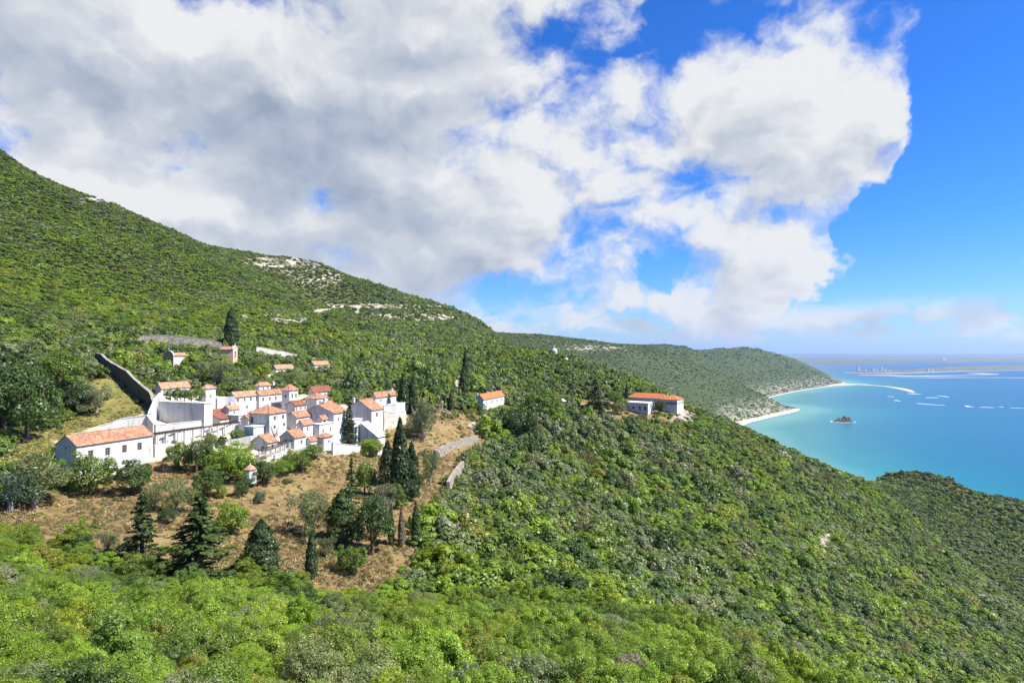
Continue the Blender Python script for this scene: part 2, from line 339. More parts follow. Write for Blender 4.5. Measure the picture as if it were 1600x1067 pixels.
def ground_material():
    m, T, b = material('hillside_ground', .97, .1)
    p = world_co(T)
    a = T.attr('cover'); sep = T.new('ShaderNodeSeparateColor'); T.l.new(a.outputs['Color'], sep.inputs[0])
    n0 = T.noise(p, .22, 8, .66); n1 = T.noise(p, 1.3, 7, .68); n2 = T.noise(p, .02, 6, .6); n3 = T.noise(p, .09, 7, .65)
    scrub = T.ramp(n1, [(.30, (.050, .066, .018)), (.55, (.085, .100, .030)), (.78, (.15, .14, .06))])
    # beyond the separately standing bushes the scrub is a close cover with clumps
    v = T.new('ShaderNodeTexVoronoi'); T.put(v.inputs['Vector'], p); v.inputs['Scale'].default_value = .11; v.inputs['Randomness'].default_value = 1
    far = T.mix(T.smooth(n2, .38, .62), (.046, .072, .022, 1), (.066, .084, .027, 1))
    far = T.mix(T.smooth(n3, .44, .62), far, (.040, .066, .022, 1))
    far = T.mix(T.smooth(v.outputs['Distance'], .25, .75, 0, .4), far, (.080, .094, .036, 1))
    far = T.mix(T.smooth(T.noise(p, .012, 8, .7), .60, .68, 0, .75), far, (.16, .15, .09, 1))
    dry = T.ramp(n0, [(.28, (.11, .072, .032)), (.46, (.205, .142, .062)), (.60, (.28, .205, .092)), (.76, (.18, .165, .052))])
    dry = T.mix(T.smooth(n1, .56, .72), dry, (.12, .075, .04, 1))
    dry = T.mix(T.smooth(n1, .40, .28), dry, (.42, .30, .17, 1))
    gra = T.ramp(n0, [(.30, (.12, .13, .03)), (.5, (.22, .20, .06)), (.68, (.32, .25, .10))])
    gra = T.mix(T.smooth(n1, .52, .72), gra, (.10, .11, .03, 1))
    c = T.mix(sep.outputs[2], scrub, far)
    c = T.mix(T.math('MULTIPLY', sep.outputs[0], 1.0), c, dry)
    c = T.mix(sep.outputs[1], c, gra)
    s = T.attr('sand')
    c = T.mix(s.outputs['Fac'], c, T.ramp(n3, [(.3, (.62, .53, .38)), (.7, (.76, .69, .55))]))
    k = T.attr('rocky')
    rk = T.ramp(T.noise(p, .06, 9, .72), [(.32, (.16, .13, .10)), (.52, (.42, .36, .29)), (.7, (.60, .54, .46))])
    c = T.mix(T.math('MULTIPLY', k.outputs['Fac'], T.smooth(T.noise(p, .03, 7, .68), .42, .56)), c, rk)
    T.put(b.inputs['Base Color'], c)
    bh = T.math('ADD', T.math('MULTIPLY', n1, 1.0), T.math('MULTIPLY', T.math('MULTIPLY', T.math('SUBTRACT', 1, v.outputs['Distance']), sep.outputs[2]), 7.0))
    T.put(b.inputs['Normal'], T.bump(bh, .9, .6)); return m
M['ground'] = ground_material()

# ------------------------------------------------------------------ object helpers
def set_props(o, label=None, cat=None, group=None, kind=None):
    if label: o['label'] = label
    if cat: o['category'] = cat
    if group: o['group'] = group
    if kind: o['kind'] = kind
    return o
def mesh_np(name, V, Fc, mat=None, smooth=False):
    """mesh from numpy vertices and a list/array of equal-sized or mixed faces"""
    me = bpy.data.meshes.new(name)
    if isinstance(Fc, np.ndarray):
        k = Fc.shape[1]; nf = Fc.shape[0]
        me.vertices.add(len(V)); me.vertices.foreach_set('co', np.ascontiguousarray(V, np.float32).ravel())
        me.loops.add(nf * k); me.loops.foreach_set('vertex_index', Fc.astype(np.int32).ravel())
        me.polygons.add(nf); me.polygons.foreach_set('loop_start', np.arange(0, nf * k, k, dtype=np.int32))
        me.update(calc_edges=True)
    else:
        me.from_pydata([tuple(v) for v in V], [], Fc); me.update()
    if smooth: me.polygons.foreach_set('use_smooth', np.ones(len(me.polygons), bool))
    if mat: me.materials.append(mat)
    return me
def link(name, data, parent=None, loc=None):
    o = bpy.data.objects.new(name, data); col.objects.link(o)
    if parent is not None: o.parent = parent
    if loc is not None: o.location = loc
    return o
def float_attr(me, name, arr):
    a = me.attributes.new(name, 'FLOAT', 'POINT'); a.data.foreach_set('value', np.ascontiguousarray(arr, np.float32))
def color_attr(me, name, arr):
    a = me.attributes.new(name, 'FLOAT_COLOR', 'POINT'); a.data.foreach_set('color', np.ascontiguousarray(np.c_[arr, np.ones(len(arr))], np.float32).ravel())
def grid_faces(nr, nc):
    i = np.arange((nr - 1) * (nc - 1)); r = i // (nc - 1); c = i % (nc - 1); a = r * nc + c
    return np.c_[a, a + 1, a + nc + 1, a + nc]

# ------------------------------------------------------------------ ground mesh
def build_terrain():
    ys = np.concatenate([np.linspace(-58, 8, 16)[:-1], np.linspace(8, 300, 190)[:-1], 300 * np.exp(np.linspace(0, math.log(6450 / 300.0), 250))])
    cs = np.linspace(-1, 1, 321); cs = np.sign(cs) * np.abs(cs) ** 1.12
    Y, S = np.meshgrid(ys, cs, indexing='ij')
    X = S * (150 + 0.98 * np.maximum(Y, 0))
    X = np.where(X < 0, np.maximum(X, -2450), np.minimum(X, 3550))
    Z = HH(X, Y)
    V = np.c_[X.ravel(), Y.ravel(), Z.ravel()]
    me = mesh_np('terrain', V, grid_faces(*X.shape), M['ground'], True)
    px, py = to_px(V[:, 0], V[:, 1], V[:, 2]); d = V[:, 1]
    jx = px + 5 * fbm(V[:, 0], V[:, 1], 6, 31); jy = py + 4 * fbm(V[:, 0], V[:, 1], 6, 37)
    fld = (in_poly(jx, jy, FIELD) | in_poly(jx, jy, YARD) | in_poly(jx, jy, GARDEN)) & (d > 78) & (d < 260) | (in_poly(jx, jy, PROM) & (d > 270) & (d < 340))
    gr = in_poly(jx, jy, GRASS) & (d > 90) & (d < 175)
    far = np.clip((np.hypot(V[:, 0], V[:, 1]) - 900) / 500, 0, 1)
    color_attr(me, 'cover', np.c_[fld & ~gr, gr, far])
    sdv = shore_dist(V[:, 0], V[:, 1])
    beach = np.clip((30 - sdv) / 12, 0, 1) * (d > 1200)
    bx, by = V[:, 0], V[:, 1]
    on = ((px > 1150) & (px < 1225) & (py > 640)) | ((px > 1160) & (px < 1195) & (py < 632) & (py > 620)) | (px > 1296) | ((px > 1200) & (px < 1252) & (py > 638))
    float_attr(me, 'sand', np.maximum(beach * on, .75 * (in_poly(jx, jy, YARD) & ~in_poly(jx, jy, FIELD) & (d > 100) & (d < 200))))
    slope_rock = ((sdv > 8) & (sdv < 150) & (d > 1800) & (px > 1120)).astype(float) * np.clip(1.0 - sdv / 150, 0, 1)
    skyrock = np.zeros(len(V))
    for ax, ay, rx, ry, dm in [(160, 312, 45, 12, 400), (430, 410, 60, 12, 700), (500, 430, 40, 14, 700), (455, 500, 40, 10, 280), (690, 497, 70, 14, 700), (610, 495, 60, 10, 700), (590, 478, 120, 4, 700), (745, 520, 25, 8, 900),
                               (1225, 712, 18, 14, 300), (1290, 850, 25, 35, 180), (1075, 652, 22, 12, 290), (230, 535, 14, 8, 200), (155, 545, 16, 14, 170), (940, 543, 50, 4, 1500)]:
        skyrock = np.maximum(skyrock, np.clip(1.6 - np.hypot((px - ax) / rx, (py - ay) / ry), 0, 1) * (d > dm))
    float_attr(me, 'rocky', np.maximum(slope_rock, skyrock))
    o = link('terrain', me); set_props(o, kind='structure')
    return o
build_terrain()

# ------------------------------------------------------------------ sea
def build_sea():
    m, T, b = material('sea_water', .30, .22)
    p = world_co(T)
    a = T.attr('shallow'); fac = a.outputs['Fac']
    n = T.noise(T.vmath('MULTIPLY', p, (1, 1.6, 1)), .0016, 6, .6)
    f2 = T.math('ADD', fac, T.math('MULTIPLY', T.math('SUBTRACT', n, .5), .35), clamp=True)
    c = T.ramp(f2, [(0.0, (.0005, .052, .135)), (.25, (.001, .082, .152)), (.55, (.002, .112, .155)), (.82, (.010, .165, .175)), (1.0, (.09, .26, .23))])
    T.put(b.inputs['Base Color'], c)
    w1 = T.noise(T.vmath('MULTIPLY', p, (1, 1.8, 1)), .05, 6, .6); T.put(b.inputs['Normal'], T.bump(w1, .35, 1.6))
    ys = 420 * np.exp(np.linspace(0, math.log(60000 / 420.0), 150)); cs = np.linspace(-1, 1, 161)
    Y, S = np.meshgrid(ys, cs, indexing='ij'); X = S * (700 + 1.5 * Y) + 0.15 * Y
    me = mesh_np('sea', np.c_[X.ravel(), Y.ravel(), np.zeros(X.size)], grid_faces(*X.shape), m)
    sdv = -shore_dist(X.ravel(), Y.ravel())
    x, y = X.ravel(), Y.ravel()
    sh = 0.75 * np.exp(-np.maximum(sdv, 0) / 330.0) + 0.38 * np.exp(-np.maximum(sdv, 0) / 1500.0)
    float_attr(me, 'shallow', np.clip(sh, 0, 1))
    o = link('sea', me); set_props(o, kind='structure')
build_sea()

# ------------------------------------------------------------------ building kit
class MB:
    def __init__(s): s.v = []; s.f = []
    def poly(s, pts): k = len(s.v); s.v += [tuple(p) for p in pts]; s.f.append(tuple(range(k, k + len(pts))))
    def box(s, x0, x1, y0, y1, z0, z1):
        k = len(s.v); s.v += [(x, y, z) for z in (z0, z1) for y in (y0, y1) for x in (x0, x1)]
        s.f += [tuple(k + i for i in q) for q in ((0, 2, 3, 1), (4, 5, 7, 6), (0, 1, 5, 4), (2, 6, 7, 3), (0, 4, 6, 2), (1, 3, 7, 5))]
    def beam(s, a, b, w, h):
        a = Vector(a); b = Vector(b); d = (b - a).normalized(); side = d.cross(Vector((0, 0, 1)))
        side = side.normalized() * w / 2 if side.length > 1e-4 else Vector((w / 2, 0, 0)); up = side.cross(d).normalized() * h / 2
        k = len(s.v)
        for p in (a, b): s.v += [tuple(p + side * i + up * j) for i, j in ((-1, -1), (1, -1), (1, 1), (-1, 1))]
        s.f += [tuple(k + i for i in q) for q in ((0, 1, 2, 3), (7, 6, 5, 4), (0, 4, 5, 1), (1, 5, 6, 2), (2, 6, 7, 3), (3, 7, 4, 0))]
    def tube(s, pts, radii, seg=6):
        k = len(s.v); pts = [Vector(p) for p in pts]
        for i, p in enumerate(pts):
            d = (pts[min(i + 1, len(pts) - 1)] - pts[max(i - 1, 0)]).normalized()
            a = d.cross(Vector((1, 0.3, 0.1))).normalized(); b = d.cross(a)
            for j in range(seg):
                t = 2 * math.pi * j / seg; s.v.append(tuple(p + (a * math.cos(t) + b * math.sin(t)) * radii[i]))
        for i in range(len(pts) - 1):
            for j in range(seg):
                s.f.append((k + i * seg + j, k + i * seg + (j + 1) % seg, k + (i + 1) * seg + (j + 1) % seg, k + (i + 1) * seg + j))
        s.f.append(tuple(k + (len(pts) - 1) * seg + j for j in range(seg)))
    def panel(s, o, a, n, W, z0, z1, holes, dep=.2):
        """wall face with real openings and reveals; a: unit direction along, n: unit direction inward"""
        o = Vector(o); a = Vector(a); n = Vector(n)
        xs = sorted({0, W} | {h[0] for h in holes} | {h[1] for h in holes}); zs = sorted({z0, z1} | {h[2] for h in holes} | {h[3] for h in holes})
        pt = lambda x, z, d=0: o + a * x + n * d + Vector((0, 0, z))
        for i in range(len(xs) - 1):
            for j in range(len(zs) - 1):
                cx = (xs[i] + xs[i + 1]) / 2; cz = (zs[j] + zs[j + 1]) / 2
                if any(h[0] < cx < h[1] and h[2] < cz < h[3] for h in holes): continue
                s.poly([pt(xs[i], zs[j]), pt(xs[i + 1], zs[j]), pt(xs[i + 1], zs[j + 1]), pt(xs[i], zs[j + 1])])
        for a0, a1, b0, b1 in holes:
            c = [(a0, b0), (a1, b0), (a1, b1), (a0, b1)]
            for k in range(4):
                p, q = c[k], c[(k + 1) % 4]
                s.poly([pt(*p), pt(*q), pt(*q, dep), pt(*p, dep)])
    def tile_slope(s, p0, a, La, up, Ls, c0=0.0, c1=0.0):
        """roll tiles laid in rising courses; c0, c1: how far hips cut the slope in at its two ends"""
        p0 = Vector(p0); a = Vector(a).normalized(); up = Vector(up).normalized(); nr = a.cross(up).normalized()
        if nr.z < 0: nr = -nr
        nc = max(4, int(La / .085)); nrw = max(2, int(Ls / .5)); prof = (0, .05, .07, .05); k = len(s.v)
        for j in range(nrw + 1):
            for i in range(nc + 1):
                x = La * i / nc; m = 1.0
                if c0 > 0: m = min(m, x / c0)
                if c1 > 0: m = min(m, (La - x) / c1)
                m = max(m, 0); t = Ls * j / nrw
                lift = prof[i % 4] + (.035 if j % 2 else 0)
                s.v.append(tuple(p0 + a * x + up * min(t, m * Ls) + nr * lift))
        w = nc + 1
        for j in range(nrw):
            for i in range(nc): s.f.append((k + j * w + i, k + j * w + i + 1, k + (j + 1) * w + i + 1, k + (j + 1) * w + i))
        q = [p0, p0 + a * La, p0 + a * (La - c1) + up * Ls, p0 + a * c0 + up * Ls]
        for qq, off in ((q, -.11),): s.poly([p + nr * off for p in qq])
        for i in range(4): s.poly([q[i], q[(i + 1) % 4], q[(i + 1) % 4] - nr * .11, q[i] - nr * .11])
    def mesh(s, name, mat, smooth=False):
        me = bpy.data.meshes.new(name); me.from_pydata(s.v, [], s.f); me.update(); me.materials.append(mat)
        if smooth: me.polygons.foreach_set('use_smooth', np.ones(len(me.polygons), bool))
        return me
    def obj(s, name, mat, parent=None, smooth=False): return link(name, s.mesh(name, mat, smooth), parent)

E1 = Vector((.94, -.341, 0)); E2 = Vector((.341, .94, 0)); ROTZ = math.atan2(.94, .341)
FOOT = []     # building footprints kept free of scrub: centre, radius
def root(name, label, cat, loc, rz=0.0, group=None):
    e = bpy.data.objects.new(name, None); col.objects.link(e); e.location = loc; e.rotation_euler = (0, 0, rz); e.empty_display_size = .5
    set_props(e, label, cat, group, 'thing'); return e
_wcache = {}
def window(parent, x, y, z, w, h, face, kind='window', frame='frame', dep=.16):
    """a sash set back in its opening; face 'f' looks along -y, face 'g' looks along -x"""
    key = (round(w, 2), round(h, 2), face, frame, kind)
    if key not in _wcache:
        m = MB(); g = MB(); t = .07
        bars = [(0, t, 0, h), (w - t, w, 0, h), (t, w - t, 0, t), (t, w - t, h - t, h)]
        if w > .45: bars += [(w / 2 - .02, w / 2 + .02, t, h - t)]
        if h > .9 and kind == 'window': bars += [(t, w - t, h * k - .02, h * k + .02) for k in (.36, .67)]
        for a0, a1, b0, b1 in bars:
            if face == 'f': m.box(a0, a1, 0, .06, b0, b1)
            else: m.box(0, .06, -a1, -a0, b0, b1)
        if face == 'f': g.box(.01, w - .01, .03, .05, .01, h - .01)
        else: g.box(.03, .05, -w + .01, -.01, .01, h - .01)
        _wcache[key] = (m.mesh(kind, M[frame]), g.mesh('pane', M['glass'] if kind == 'window' else M['door']))
    a, b = _wcache[key]
    o = link(kind, a, parent, (x, y, z)); link('pane' if kind == 'window' else 'leaf_panel', b, o)
    return o
def house(name, label, px1, pxc, px2, ye, yb, d, roof='gable', rise=1.4, tile='tile', wf=(), wg=(), chim=(), cat='house', ax='x', group='white convent buildings', wall='white', frame='frame', over=.28, doors=(), e1=None):
    """photo columns of far-left corner, near corner, far-right corner; rows of eave and base at the near corner; depth"""
    E1, E2, ROTZ = (globals()['E1'], globals()['E2'], globals()['ROTZ']) if e1 is None else (Vector((*e1, 0)), Vector((-e1[1], e1[0], 0)), math.atan2(e1[0], -e1[1]))
    c = P(pxc, ye, d); u2 = (px2 - CX) / F; u1 = (px1 - CX) / F
    L = max(1.5, (u2 * c.y - c.x) / (E2.x - E2.y * u2)); w = max(1.5, (c.x - u1 * c.y) / (E1.x - E1.y * u1)); h = (yb - ye) / F * d
    e = root(name, label, cat, (c.x, c.y, c.z - h), ROTZ, group); z0 = -4.0
    ctr = Vector((c.x, c.y, 0)) + E2 * L / 2 - E1 * w / 2; FOOT.append((ctr.x, ctr.y, math.hypot(L, w) * .5, L, w))
    m = MB(); H2 = h + (rise if roof in ('shed',) else 0)
    def place(spec, W):
        out = []
        for f, zf, ww, hh in spec: x0 = f * W - ww / 2; zb = zf * h - hh / 2; out.append((x0, x0 + ww, zb, zb + hh))
        return out
    hf = place(wf, L); hg = place(wg, w); hd = [(f * L - .5, f * L + .5, .02, 2.1) for f in doors]
    m.panel((0, 0, 0), (1, 0, 0), (0, 1, 0), L, z0, h, hf + hd)
    m.panel((0, w, 0), (0, -1, 0), (1, 0, 0), w, z0, h, [(w - b1, w - b0, q0, q1) for b0, b1, q0, q1 in hg])
    m.poly([(L, 0, z0), (L, w, z0), (L, w, H2), (L, 0, h)]) if roof == 'shed' else m.poly([(L, 0, z0), (L, w, z0), (L, w, h), (L, 0, h)])
    m.poly([(L, w, z0), (0, w, z0), (0, w, H2), (L, w, H2)])
    if roof == 'gable' and ax == 'x':
        for x in (0, L): m.poly([(x, 0, h), (x, w, h), (x, w / 2, h + rise)])
    if roof == 'gable' and ax == 'y':
        for y in (0, w): m.poly([(0, y, h), (L, y, h), (L / 2, y, h + rise)])
    if roof == 'shed': m.poly([(0, 0, h), (0, w, h), (0, w, H2)])
    if roof == 'flat': m.poly([(0, 0, h), (L, 0, h), (L, w, h), (0, w, h)])
    # seat for the panes: dark room behind
    wo = m.obj('wall', M[wall], e)
    for a0, a1, b0, b1 in hf: window(e, a0, .14, b0, a1 - a0, b1 - b0, 'f', frame=frame)
    for a0, a1, b0, b1 in hd: window(e, a0, .14, b0, a1 - a0, b1 - b0, 'f', 'door', frame)
    for a0, a1, b0, b1 in hg: window(e, .14, a1, b0, a1 - a0, b1 - b0, 'g', frame=frame)
    r = MB(); cap = MB(); o = over; g = .12; tm = M[tile]
    if roof == 'gable' and ax == 'x':
        k = rise / (w / 2); dz = o * k; Ls = math.hypot(w / 2 + o, rise + dz); s = Vector((0, w / 2 + o, rise + dz)).normalized()
        r.tile_slope((-g, -o, h - dz + .1), (1, 0, 0), L + 2 * g, s, Ls)
        r.tile_slope((-g, w + o, h - dz + .1), (1, 0, 0), L + 2 * g, Vector((0, -s.y, s.z)), Ls)
        cap.beam((-g, w / 2, h + rise + .16), (L + g, w / 2, h + rise + .16), .26, .14)
    elif roof == 'gable':
        k = rise / (L / 2); dz = o * k; Ls = math.hypot(L / 2 + o, rise + dz); s = Vector((L / 2 + o, 0, rise + dz)).normalized()
        r.tile_slope((-o, -g, h - dz + .1), (0, 1, 0), w + 2 * g, s, Ls)
        r.tile_slope((L + o, -g, h - dz + .1), (0, 1, 0), w + 2 * g, Vector((-s.x, 0, s.z)), Ls)
        cap.beam((L / 2, -g, h + rise + .16), (L / 2, w + g, h + rise + .16), .26, .14)
    elif roof == 'hip':
        a, b = L + 2 * o, w + 2 * o; q = min(a, b) / 2; rz = h + .06
        for p0, dr, la, up, rn in (((-o, -o, rz), (1, 0, 0), a, (0, 1, 0), b / 2), ((-o, w + o, rz), (1, 0, 0), a, (0, -1, 0), b / 2),
                                   ((-o, -o, rz), (0, 1, 0), b, (1, 0, 0), a / 2), ((L + o, -o, rz), (0, 1, 0), b, (-1, 0, 0), a / 2)):
            run = min(q, rn); u = (Vector(up) * q + Vector((0, 0, rise))); c_ = min(q, la / 2)
            r.tile_slope(p0, dr, la, u, u.length, c_, c_)
        if a > b: R0, R1 = Vector((-o + q, w / 2, rz + rise)), Vector((L + o - q, w / 2, rz + rise))
        else: R0, R1 = Vector((L / 2, -o + q, rz + rise)), Vector((L / 2, w + o - q, rz + rise))
        up = Vector((0, 0, .08))
        if (R1 - R0).length > .1: cap.beam(R0 + up, R1 + up, .24, .14)
        for cx, cy in ((-o, -o), (L + o, -o), (-o, w + o), (L + o, w + o)):
            tgt = R0 if (Vector((cx, cy, 0)) - R0.xy.to_3d()).length < (Vector((cx, cy, 0)) - R1.xy.to_3d()).length else R1
            cap.beam(Vector((cx, cy, rz + .06)), tgt + up, .22, .13)
    elif roof == 'shed':
        s = Vector((0, w + o, rise * (w + o) / w)); r.tile_slope((-g, -o, h - rise * o / w + .1), (1, 0, 0), L + 2 * g, s, s.length)
    elif roof == 'flat':
        r.box(-.15, L + .15, -.15, w + .15, h + .005, h + .22)
    ro = r.obj('roof', tm, e)
    if cap.v: cap.obj('ridge_cap', tm, ro)
    for fx, fy, ch in chim:
        k = MB(); x, y = fx * L, fy * w; k.box(x - .35, x + .35, y - .3, y + .3, h, h + rise + ch); k.box(x - .45, x + .45, y - .4, y + .4, h + rise + ch + .001, h + rise + ch + .15)
        k.box(x - .22, x + .22, y - .2, y + .2, h + rise + ch + .151, h + rise + ch + .45); k.obj('chimney', M['white'], ro)
    return e, L, w, h

W3 = lambda n, z, w, h, a=.12, b=.88: [(a + (b - a) * i / max(1, n - 1), z, w, h) for i in range(n)]
house('long_house', 'long low white house with reddish tiled roof and four barred windows above the dry field', 87, 119.4, 238.8, 697, 760, 105, 'gable', 1.7, 'tile',
      wf=[(.17, .74, .95, 1.45), (.38, .74, .95, 1.45), (.60, .74, .95, 1.45), (.81, .74, .95, 1.45)], wg=[(.5, .93, .4, .4)])
house('hip_house', 'tall square white house with hipped clay roof behind the bare tree', 389, 421, 447.5, 647.3, 683, 137, 'hip', 1.7, wf=[(.30, .80, .75, 1.0), (.8, .80, .75, 1.0), (.86, .45, .7, .8), (.3, .4, .7, .8)], wg=[(.86, .72, .9, 1.6)])
house('gable_house', 'tallest white convent block with shaded blank gable and two small stacked windows', 541, 580.5, 598.8, 641, 694, 165, 'gable', 2.7, wf=[(.45, .84, .9, 1.2), (.45, .38, .8, 1.2)], chim=[(.1, .75, .3)])
house('cell_block', 'white block with two tall windows and low hipped roof above the church roof', 476, 494.7, 512.5, 623.5, 650, 168, 'hip', 1.4, wf=[(.3, .74, .75, 1.3), (.7, .74, .75, 1.3), (.5, .3, .6, .8)], wg=[(.6, .2, .8, .9)])
house('lean_house', 'small white house with dull red roof wedged below the pointed tower house', 446, 461, 479, 633.6, 645, 158, 'gable', 1.0, 'tile_dark', wf=W3(3, .5, .5, .8))
house('row_house', 'narrow white row house with paired slit windows beside the square hipped house', 446, 463, 493, 652.5, 677, 149, 'gable', 1.2, wf=[(.15, .66, .4, 1.2), (.45, .66, .4, 1.2), (.7, .6, .4, .9)])
house('rock_foot_house', 'white house at the top of the convent backed by a bare rocky bank', 483, 488, 516, 611.5, 632, 178, 'gable', 1.3, 'tile_dark', wf=[(.3, .7, .7, 1.0), (.7, .6, .7, 1.1)], wg=[(.5, .6, .6, .8)])
house('church', 'broad roofed white church with shaded gable behind the dark conifer', 474, 521.4, 545, 646, 672, 152, 'gable', 2.0, wf=[(.3, .6, .5, .9)], wg=[(.2, .55, .5, 1.0)])
house('dormitory', 'long white dormitory wing with faded tile roof and plain whitewashed face', 357, 367, 404, 620, 650, 156, 'gable', 1.1, 'tile_pale', wf=[(.12, .80, .8, .9), (.12, .40, .7, 1.2), (.40, .8, .6, .9), (.66, .8, .6, .9), (.92, .8, .6, .9), (.5, .4, .6, 1.0)])
house('cell_range', 'low white range with four small square windows next to the pointed tower house', 402, 405, 447, 616.5, 637, 163, 'gable', 1.0, 'tile', wf=[(.14, .6, .7, 1.0), (.38, .6, .7, 1.0), (.60, .6, .7, 1.0), (.86, .62, .7, 1.0)])
house('belvedere', 'little white belvedere turret with two windows above the long dormitory roofs', 402, 405, 423, 603.5, 618, 173, 'hip', 1.0, 'tile_pale', wf=[(.35, .72, .5, .8), (.75, .76, .5, .8)], chim=[(1.3, .2, -.3)])
house('tower_house', 'white tower house with steep pointed red roof and one dark window', 440, 452, 465.8, 610.5, 632, 166, 'hip', 1.6, 'tile', wf=[(.35, .6, .7, 1.2), (.75, .6, .7, 1.2)], wg=[(.5, .6, .6, .9)])
house('pergola_house', 'low white house with dark red roof and shaded end wall above the pergola', 320, 343.6, 369, 655, 676, 145, 'shed', 1.9, 'tile_dark', wg=[(.55, .35, .7, .8)])
house('terrace_house', 'pale roofed white house behind the clipped terrace trees', 243, 251.4, 297, 606.4, 628, 157, 'gable', 1.3, 'tile_pale', wf=[(.2, .6, .6, .9)], wg=[(.5, .6, .6, .8)])
house('garden_pavilion', 'tiny white garden pavilion with pyramid roof at the end of the clipped trees', 317, 321.5, 337, 608, 626, 160, 'hip', 1.0, 'tile_pale', wf=[(.5, .35, .5, .8)])
house('guest_house', 'white house with chimney and terrace beside the dark cypresses', 580, 586.6, 619, 620, 638, 178, 'gable', 1.2, 'tile', wf=[(.25, .6, .8, .9), (.62, .65, .6, .8)], chim=[(.88, .5, .2)])
house('arcade_house', 'little tiled white house at the lower end of the columned arcade', 392, 418, 433.5, 692, 708, 130, 'gable', 1.5, 'tile', wf=[(.5, .5, .7, 1.2)], wg=[(.3, .4, .8, 1.2)])
house('arcade_cottage', 'small white house with red roof at the top end of the columned arcade', 437, 460, 478, 684, 703, 135, 'gable', 1.5, 'tile', wf=[(.6, .55, .6, .9)])
house('gate_lodge', 'small square white lodge with shallow tiled roof beside the dry slope', 494, 506, 519, 684, 703, 141, 'hip', .7, 'tile', wf=[(.6, .6, .5, .7)], wg=[(.5, .55, .45, .6)])
house('buttress_wing', 'whitewashed lean-to with steep sloping parapet below the tallest block', 563, 590, 601, 683, 700, 156, 'shed', 3.6, 'white', wg=[(.2, .1, .7, 1.6), (.45, .1, .7, 1.6)])
house('hillside_cottage', 'small white cottage with pale roof in the trees below the stone wall', 424, 431, 459, 576, 587, 205, 'gable', 1.2, 'tile_pale', wf=[(.7, .4, .6, 1.0)], group='white cottages in the trees')
house('shaded_cottage', 'white cottage with grey end wall and arched porch under the stone wall end', 482, 491, 515, 570, 582, 225, 'gable', 1.3, 'tile_pale', wf=[(.3, .5, .8, .9), (.75, .4, 1.1, 1.6)], group='white cottages in the trees')
house('road_house', 'two-storey white house with four shuttered windows and chimney by the dirt road', 743, 755, 788, 624, 650, 225, 'gable', 1.8, 'tile_new', wf=W3(4, .74, .8, 1.1, .15, .87) + W3(3, .26, .8, 1.0, .2, .8), wg=[(.4, .6, .8, 1.2)], chim=[(.35, .5, .3), (.02, .85, .2)], group='houses beyond the convent', frame='frame')
house('hilltop_house', 'long house with bright orange roof and arched windows on the headland above the sea', 981, 1040, 1048, 623.5, 634, 312, 'hip', 2.6, 'tile_new', wg=W3(8, .5, .9, 1.5, .45, .97), group='houses beyond the convent', e1=(.8, -.6))
house('hilltop_wing', 'hipped orange roofed wing with dark verandah windows at the seaward end of the long house', 1033, 1058, 1068, 625, 635, 303, 'hip', 2.3, 'tile_new', wg=W3(8, .45, .8, 1.5, .07, .93), wf=W3(4, .45, .8, 1.5), group='houses beyond the convent', chim=[(.3, .75, .2)], e1=(.8, -.6))
house('flat_roofed_annex', 'white flat roofed annex with blue shaded front below the orange roofed house', 976, 1012.5, 1024, 630.5, 646, 298, 'flat', .2, 'white', wg=[(.12, .5, 1.2, 1.8), (.35, .5, 1.2, 1.8), (.62, .5, 1.2, 1.6), (.86, .5, 1.4, 1.4)], group='houses beyond the convent', e1=(.8, -.6))

house('wash_house', 'little tiled white wash house in front of the flat entry block', 376, 388, 405, 655, 670, 144, 'gable', .9, 'tile', wf=[(.5, .5, .6, .8)])
house('kitchen_block', 'small pale roofed white kitchen between courtyard wall and dormitory', 347, 358, 374, 640, 656, 149, 'gable', .9, 'tile_pale', wf=[(.5, .6, .6, .9)], chim=[(.5, .5, .5)])
house('bell_house', 'small tiled white block tucked behind the church ridge', 500, 510, 523, 633, 648, 163, 'gable', .9, 'tile', wf=[(.5, .6, .6, .9)], chim=[(.2, .5, .6)])
house('court_cottage', 'small tiled white cottage below the paired slit windows', 464, 474, 490, 664, 680, 143, 'gable', .9, 'tile', wf=[(.4, .55, .6, .9)])
house('slope_cottage', 'tiny tiled white hut between the arcade and the square lodge', 477, 485, 495, 689, 704, 138.5, 'gable', .7, 'tile', wf=[(.5, .5, .5, .7)])
house('guest_annex', 'flat white annex on the terrace of the house with a chimney', 604, 613, 631, 633, 646, 173, 'flat', .2, 'white', wf=[(.5, .5, 1.0, 1.0)])
house('terrace_platform', 'tall white terrace platform with blank shaded face under the row of clipped trees', 249, 319, 332, 631, 664, 136, 'flat', .2, 'white', cat='terrace')
house('flat_annex', 'plain whitewashed flat block against the shaded side of the square hipped house', 382, 396, 412, 668, 692, 134, 'flat', .2, 'white')
house('entry_block', 'low flat white block in front of the long dormitory wing', 350, 373, 404, 650, 668, 147, 'flat', .2, 'white', wf=[(.3, .5, .6, .9), (.7, .5, .6, .9)])
house('church_porch', 'tiny gabled white porch on the shaded side of the church', 494, 503, 512, 655.5, 668, 149, 'gable', .8, 'tile', doors=[.5])
house('cloister_block', 'flat white cloister block between row house and church', 480, 499, 522, 664, 690, 146, 'flat', .2, 'white', wf=[(.25, .6, .5, .9), (.75, .6, .5, .9)])
house('sacristy', 'white sacristy block joining church and tallest block', 535, 553, 566, 657, 690, 156, 'flat', .2, 'white', wg=[(.4, .6, .6, 1.0)])

